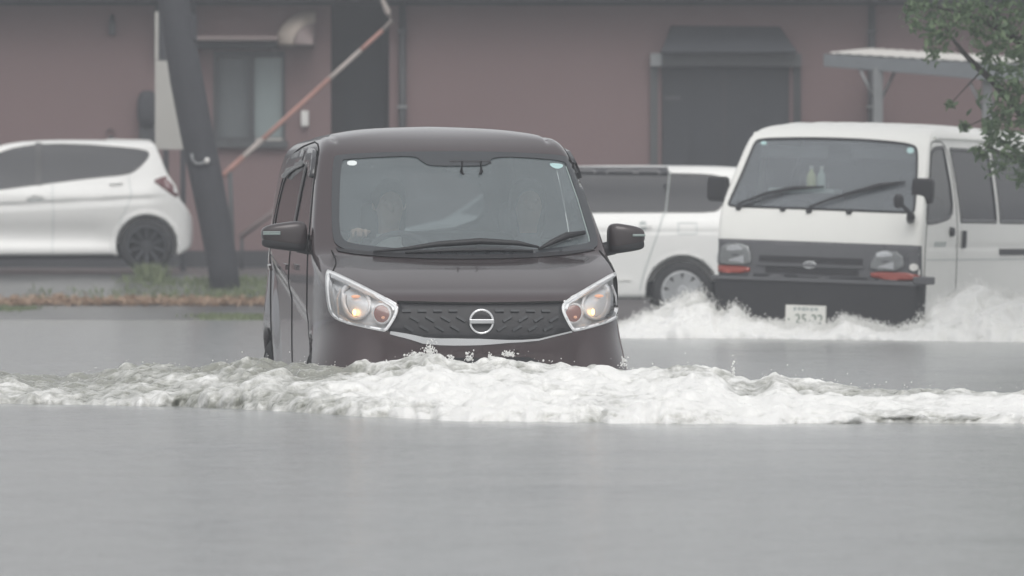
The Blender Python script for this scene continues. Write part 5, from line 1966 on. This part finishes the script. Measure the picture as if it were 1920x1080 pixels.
def foam_mat():
    m = bpy.data.materials.new('churned_foam')
    m.use_nodes = True
    nt = m.node_tree
    b = nt.nodes['Principled BSDF']
    at = nt.nodes.new('ShaderNodeAttribute')
    at.attribute_name = 'foam'
    tc = nt.nodes.new('ShaderNodeTexCoord')
    n1 = nt.nodes.new('ShaderNodeTexNoise')
    n1.inputs['Scale'].default_value = 11
    n1.inputs['Detail'].default_value = 9
    n1.inputs['Roughness'].default_value = .72
    nt.links.new(tc.outputs['Object'], n1.inputs['Vector'])
    ad = nt.nodes.new('ShaderNodeMath')
    ad.operation = 'MULTIPLY_ADD'
    ad.inputs[1].default_value = 2.0
    ad.inputs[2].default_value = -1.0
    nt.links.new(n1.outputs[0], ad.inputs[0])
    s_ = nt.nodes.new('ShaderNodeMath')
    s_.operation = 'ADD'
    nt.links.new(ad.outputs[0], s_.inputs[0])
    nt.links.new(at.outputs['Fac'], s_.inputs[1])
    cr = nt.nodes.new('ShaderNodeValToRGB')
    cr.color_ramp.elements[0].position = .15
    cr.color_ramp.elements[0].color = (.30, .305, .27, 1)
    cr.color_ramp.elements[1].position = .75
    cr.color_ramp.elements[1].color = (.86, .86, .84, 1)
    nt.links.new(s_.outputs[0], cr.inputs[0])
    nt.links.new(cr.outputs[0], b.inputs['Base Color'])
    rr = nt.nodes.new('ShaderNodeMapRange')
    rr.inputs[3].default_value = .2
    rr.inputs[4].default_value = .7
    nt.links.new(s_.outputs[0], rr.inputs[0])
    nt.links.new(rr.outputs[0], b.inputs['Roughness'])
    b.inputs['Subsurface Weight'].default_value = .6
    b.inputs['Subsurface Radius'].default_value = (1, 1, 1)
    b.inputs['Subsurface Scale'].default_value = .05
    n2 = nt.nodes.new('ShaderNodeTexNoise')
    n2.inputs['Scale'].default_value = 55
    n2.inputs['Detail'].default_value = 5
    nt.links.new(tc.outputs['Object'], n2.inputs['Vector'])
    bp = nt.nodes.new('ShaderNodeBump')
    bp.inputs['Strength'].default_value = .4
    bp.inputs['Distance'].default_value = .012
    nt.links.new(n2.outputs[0], bp.inputs['Height'])
    nt.links.new(bp.outputs[0], b.inputs['Normal'])
    return m


M_foam = foam_mat()
M_drop = mat('spray_drops', (.84, .84, .82), .35, var=.05)
ICO = bmesh.new()
bmesh.ops.create_icosphere(ICO, subdivisions=1, radius=1)
ICO.verts.index_update()
IV = np.array([v.co[:] for v in ICO.verts])
IF = np.array([[v.index for v in f.verts] for f in ICO.faces])
ICO.free()


def drops(name, pts, rad, m, parent=None):
    """many small drops of water as one mesh"""
    pts = np.asarray(pts, float)
    n = len(pts)
    sc = np.asarray(rad)[:, None, None] * rng.uniform(.7, 1.35, (n, 1, 3))
    V = (pts[:, None, :] + IV[None] * sc).reshape(-1, 3)
    Fc = (np.arange(n)[:, None, None] * len(IV) + IF[None]).reshape(-1, 3)
    o = mk(name, V, Fc, m, parent, True)
    tag(o, kind='stuff')
    return o


def foam_sheet(name, xpx, foot, crest, depth, back, foam, du, nu, amp, label, fscale=7.0, toe=.45, seed=0.0, noise_y=1.0):
    """broken wave: a rolled sheet from its foot on the water over the crest and down behind.
    xpx: photograph columns, foot/crest: rows there; depth: metres from foot back to crest."""
    xs_ = np.arange(xpx[0], xpx[-1], du)
    ft = np.interp(xs_, xpx, foot)
    ct = np.interp(xs_, xpx, crest)
    ft = ft + noise_y ** 2 * 2.2 * perlin(np.stack([xs_ / 70, xs_ * 0 + seed, xs_ * 0], 1)) + noise_y ** 2 * 1.6 * perlin(np.stack([xs_ / 21, xs_ * 0 + seed, xs_ * 0 + 5], 1))
    dp = np.interp(xs_, xpx, depth)
    fo = np.interp(xs_, xpx, foam)
    Yf = F * CZ / (ft - HOR)
    Yc = F * CZ / (np.interp(xs_, xpx, foot) - HOR) + dp
    zc = np.maximum(CZ - (ct - HOR) * Yc / F, .02)
    u = np.concatenate([np.linspace(-.05, 1, nu), 1 + np.linspace(0, 1, nu // 4)[1:] * 1.0])
    U, I = np.meshgrid(u, np.arange(len(xs_)))
    Yfb, Ycb, zcb = Yf[I], Yc[I], zc[I]
    xb = xs_[I]
    up = np.clip(U, 0, 1)
    h = zcb * (toe * (1 - np.exp(-up / .05)) + (1 - toe) * up ** 1.3)
    over = np.clip(U - 1, 0, 1)
    h = h * (1 - sstep(0, 1, over)) - .03 * over
    h = np.where(U < 0, U * .8, h)
    Y = Yfb + (Ycb - Yfb) * np.minimum(U, 1) + over * back
    X = (xb - 960) / F * Y
    p = np.stack([X.ravel(), Y.ravel(), h.ravel()], 1)
    q = p * [fscale, fscale * .8, fscale] + seed
    bl = (.62 * billow(q * .55, 3, .45) + .47 * billow(q * 1.25 + 3, 3, .4)).reshape(X.shape)
    lo_ = fbm(p * [1.6, 1.2, 0] + seed + 9, 3).reshape(X.shape)
    env = sstep(-.03, .10, U) * (1 - .8 * over) * (zcb / zcb.max()) ** .5
    a = amp * env
    Z = h + a * (bl - .55) + .5 * a * lo_ * sstep(.1, .5, up)
    jx = perlin(q * .7 + 31).reshape(X.shape)
    Y = Y - a * .9 * (bl - .4) * sstep(.0, .15, up) - (.30 * lo_ + .10 * (bl - .5)) * noise_y * sstep(.12, .0, up)
    X = X + a * .7 * jx
    fm = fo[I] + .38 * (bl - .5) + .50 * lo_ - .34 * sstep(.55, .95, up) * (1 - sstep(1.0, 1.2, U))
    span = xs_[-1] - xs_[0]
    te = (sstep(0, .13 * span, xs_ - xs_[0]) * sstep(0, .13 * span, xs_[-1] - xs_))[I]
    Z = Z * te - .045 * (1 - te)
    fm = fm * (.55 + .45 * te)
    V = np.stack([X.ravel(), Y.ravel(), Z.ravel()], 1)
    n1 = X.shape[1]
    ii, jj = np.meshgrid(np.arange(X.shape[0] - 1), np.arange(n1 - 1), indexing='ij')
    a0 = (ii * n1 + jj).ravel()
    Fc = np.stack([a0, a0 + n1, a0 + n1 + 1, a0 + 1], 1)
    o = mk(name, V, Fc, M_foam, None, True)
    at = o.data.attributes.new('foam', 'FLOAT', 'POINT')
    at.data.foreach_set('value', fm.ravel().astype(np.float32))
    tag(o, label, 'foam', kind='stuff')
    return o, V.reshape(X.shape + (3,)), U, fm


# bow wave of the brown car
xp = [-800, -260, 0, 60, 150, 200, 250, 330, 400, 450, 490, 600, 700, 760, 800, 830, 880, 950, 1000, 1020, 1080, 1120, 1180, 1230, 1300, 1340, 1380, 1420, 1455, 1490, 1560, 1620, 1740, 1800, 1900, 2180, 2750]
cr = [716, 704, 694, 700, 702, 694, 688, 686, 684, 678, 670, 678, 688, 672, 664, 672, 683, 670, 676, 684, 687, 684, 694, 686, 680, 688, 708, 713, 699, 711, 716, 722, 724, 731, 732, 740, 756]
ft = np.interp(xp, [-800, -260, 0, 200, 330, 500, 640, 760, 900, 1100, 1300, 1500, 1920, 2180], [745, 752, 755, 757, 761, 772, 783, 786, 790, 793, 794, 793, 795, 796])
dp = np.interp(xp, [-260, 0, 300, 500, 640, 1150, 1300, 1900, 2180], [1.3, 1.3, 1.6, 1.9, 2.35, 2.75, 2.4, 1.5, 1.3])
fo = np.interp(xp, [-260, 0, 300, 560, 660, 900, 1900, 2180], [.36, .42, .34, .44, .70, .84, .80, .78])
ob, BW, BU, bfm = foam_sheet('bow_wave_foam', xp, ft, cr, dp, .55, fo, 1.9, 150, .072, 'long breaking bow wave of white foam in front of the brown car', 6.5, .40, 2.0)
# spray thrown from the crest and along the face
pts = []
rad = []
for k in range(600):
    i = rng.integers(0, BW.shape[0])
    if rng.random() < .6:
        j = np.argmin(abs(BU[0] - rng.normal(.97, .06)))
        up_ = abs(rng.normal(0, .022))
    else:
        j = np.argmin(abs(BU[0] - rng.uniform(.02, .9)))
        up_ = abs(rng.normal(0, .012))
    c = BW[i, j]
    pts.append(c + [rng.normal(0, .02), rng.normal(-.01, .02), up_])
    rad.append(rng.uniform(.001, .0030) * (1.6 if rng.random() < .08 else 1))
# jets against the bumper
for (a, b, n_, hgt, wd) in ((806, 668, 90, .055, .03), (880, 676, 30, .04, .02), (725, 688, 16, .035, .008), (844, 676, 24, .03, .02), (955, 668, 60, .025, .03), (1170, 686, 20, .04, .02), (1375, 705, 16, .06, .006),
                            (780, 668, 60, .02, .04), (918, 676, 20, .03, .01)):
    for k in range(n_ * 2):
        Yk = 23.72 if 620 < a < 1200 else 23.2
        q_ = P(a + rng.normal(0, wd * 380 * .5), b - abs(rng.normal(0, hgt * 400 * .5)), Yk - rng.uniform(0, .12))
        pts.append(q_[:])
        rad.append(rng.uniform(.0015, .0055))
o = drops('bow_spray', pts, rad, M_drop)
tag(o, 'fine white spray flying off the crest of the bow wave', 'spray')

# splash of the white van
xp = [1000, 1160, 1190, 1230, 1260, 1300, 1330, 1345, 1375, 1400, 1450, 1475, 1550, 1580, 1620, 1650, 1680, 1715, 1735, 1760, 1790, 1830, 1870, 1900, 1960, 2060, 2400]
cr = [630, 606, 594, 585, 566, 551, 548, 576, 579, 591, 606, 612, 612, 592, 601, 607, 615, 606, 588, 560, 545, 535, 541, 549, 545, 570, 600]
ft = np.interp(xp, [1100, 1200, 1400, 1600, 2200], [634, 634, 636, 638, 644])
dp = np.interp(xp, [1100, 1180, 1340, 1380, 1700, 1740, 1780, 1900, 2000, 2200], [1.1, 1.2, 1.15, .55, .55, .75, 1.2, 1.5, 1.8, 2.2])
fo = np.full(len(xp), 1.05)
os_, SW, SU, sfm = foam_sheet('van_splash_foam', xp, ft, cr, dp, .6, fo, 2.0, 130, .12, 'white foaming splash thrown up around the front of the white van', 5.0, .35, 5.0, .5)
pts = []
rad = []
for k in range(13000):
    i = rng.integers(0, SW.shape[0])
    j = np.argmin(abs(SU[0] - np.clip(rng.normal(.93, .12), .02, 1.15)))
    c = SW[i, j]
    s_ = .25 + c[2] * 1.6
    pts.append(c + [rng.normal(0, .035), rng.normal(-.02, .04), abs(rng.normal(0, .035)) * s_])
    rad.append(rng.uniform(.0015, .0060))
o = drops('van_spray', pts, rad, M_drop)
tag(o, 'cloud of fine white spray above the splash of the van', 'spray')

# ================================================================== rain haze
hz = MB().box((-304, -64, -1.5), (304, 404, 7.2)).build('haze', M_gap)
hz.data.materials.clear()
hm = bpy.data.materials.new('rain_haze')
hm.use_nodes = True
hm.node_tree.nodes.clear()
ho = hm.node_tree.nodes.new('ShaderNodeOutputMaterial')
hv = hm.node_tree.nodes.new('ShaderNodeVolumePrincipled')
hv.inputs['Color'].default_value = (.90, .93, .98, 1)
hv.inputs['Density'].default_value = .0031
hv.inputs['Anisotropy'].default_value = .2
hm.node_tree.links.new(hv.outputs[0], ho.inputs['Volume'])
hz.data.materials.append(hm)
tag(hz, 'pale grey rain haze filling the air over the flood', 'haze', kind='stuff')
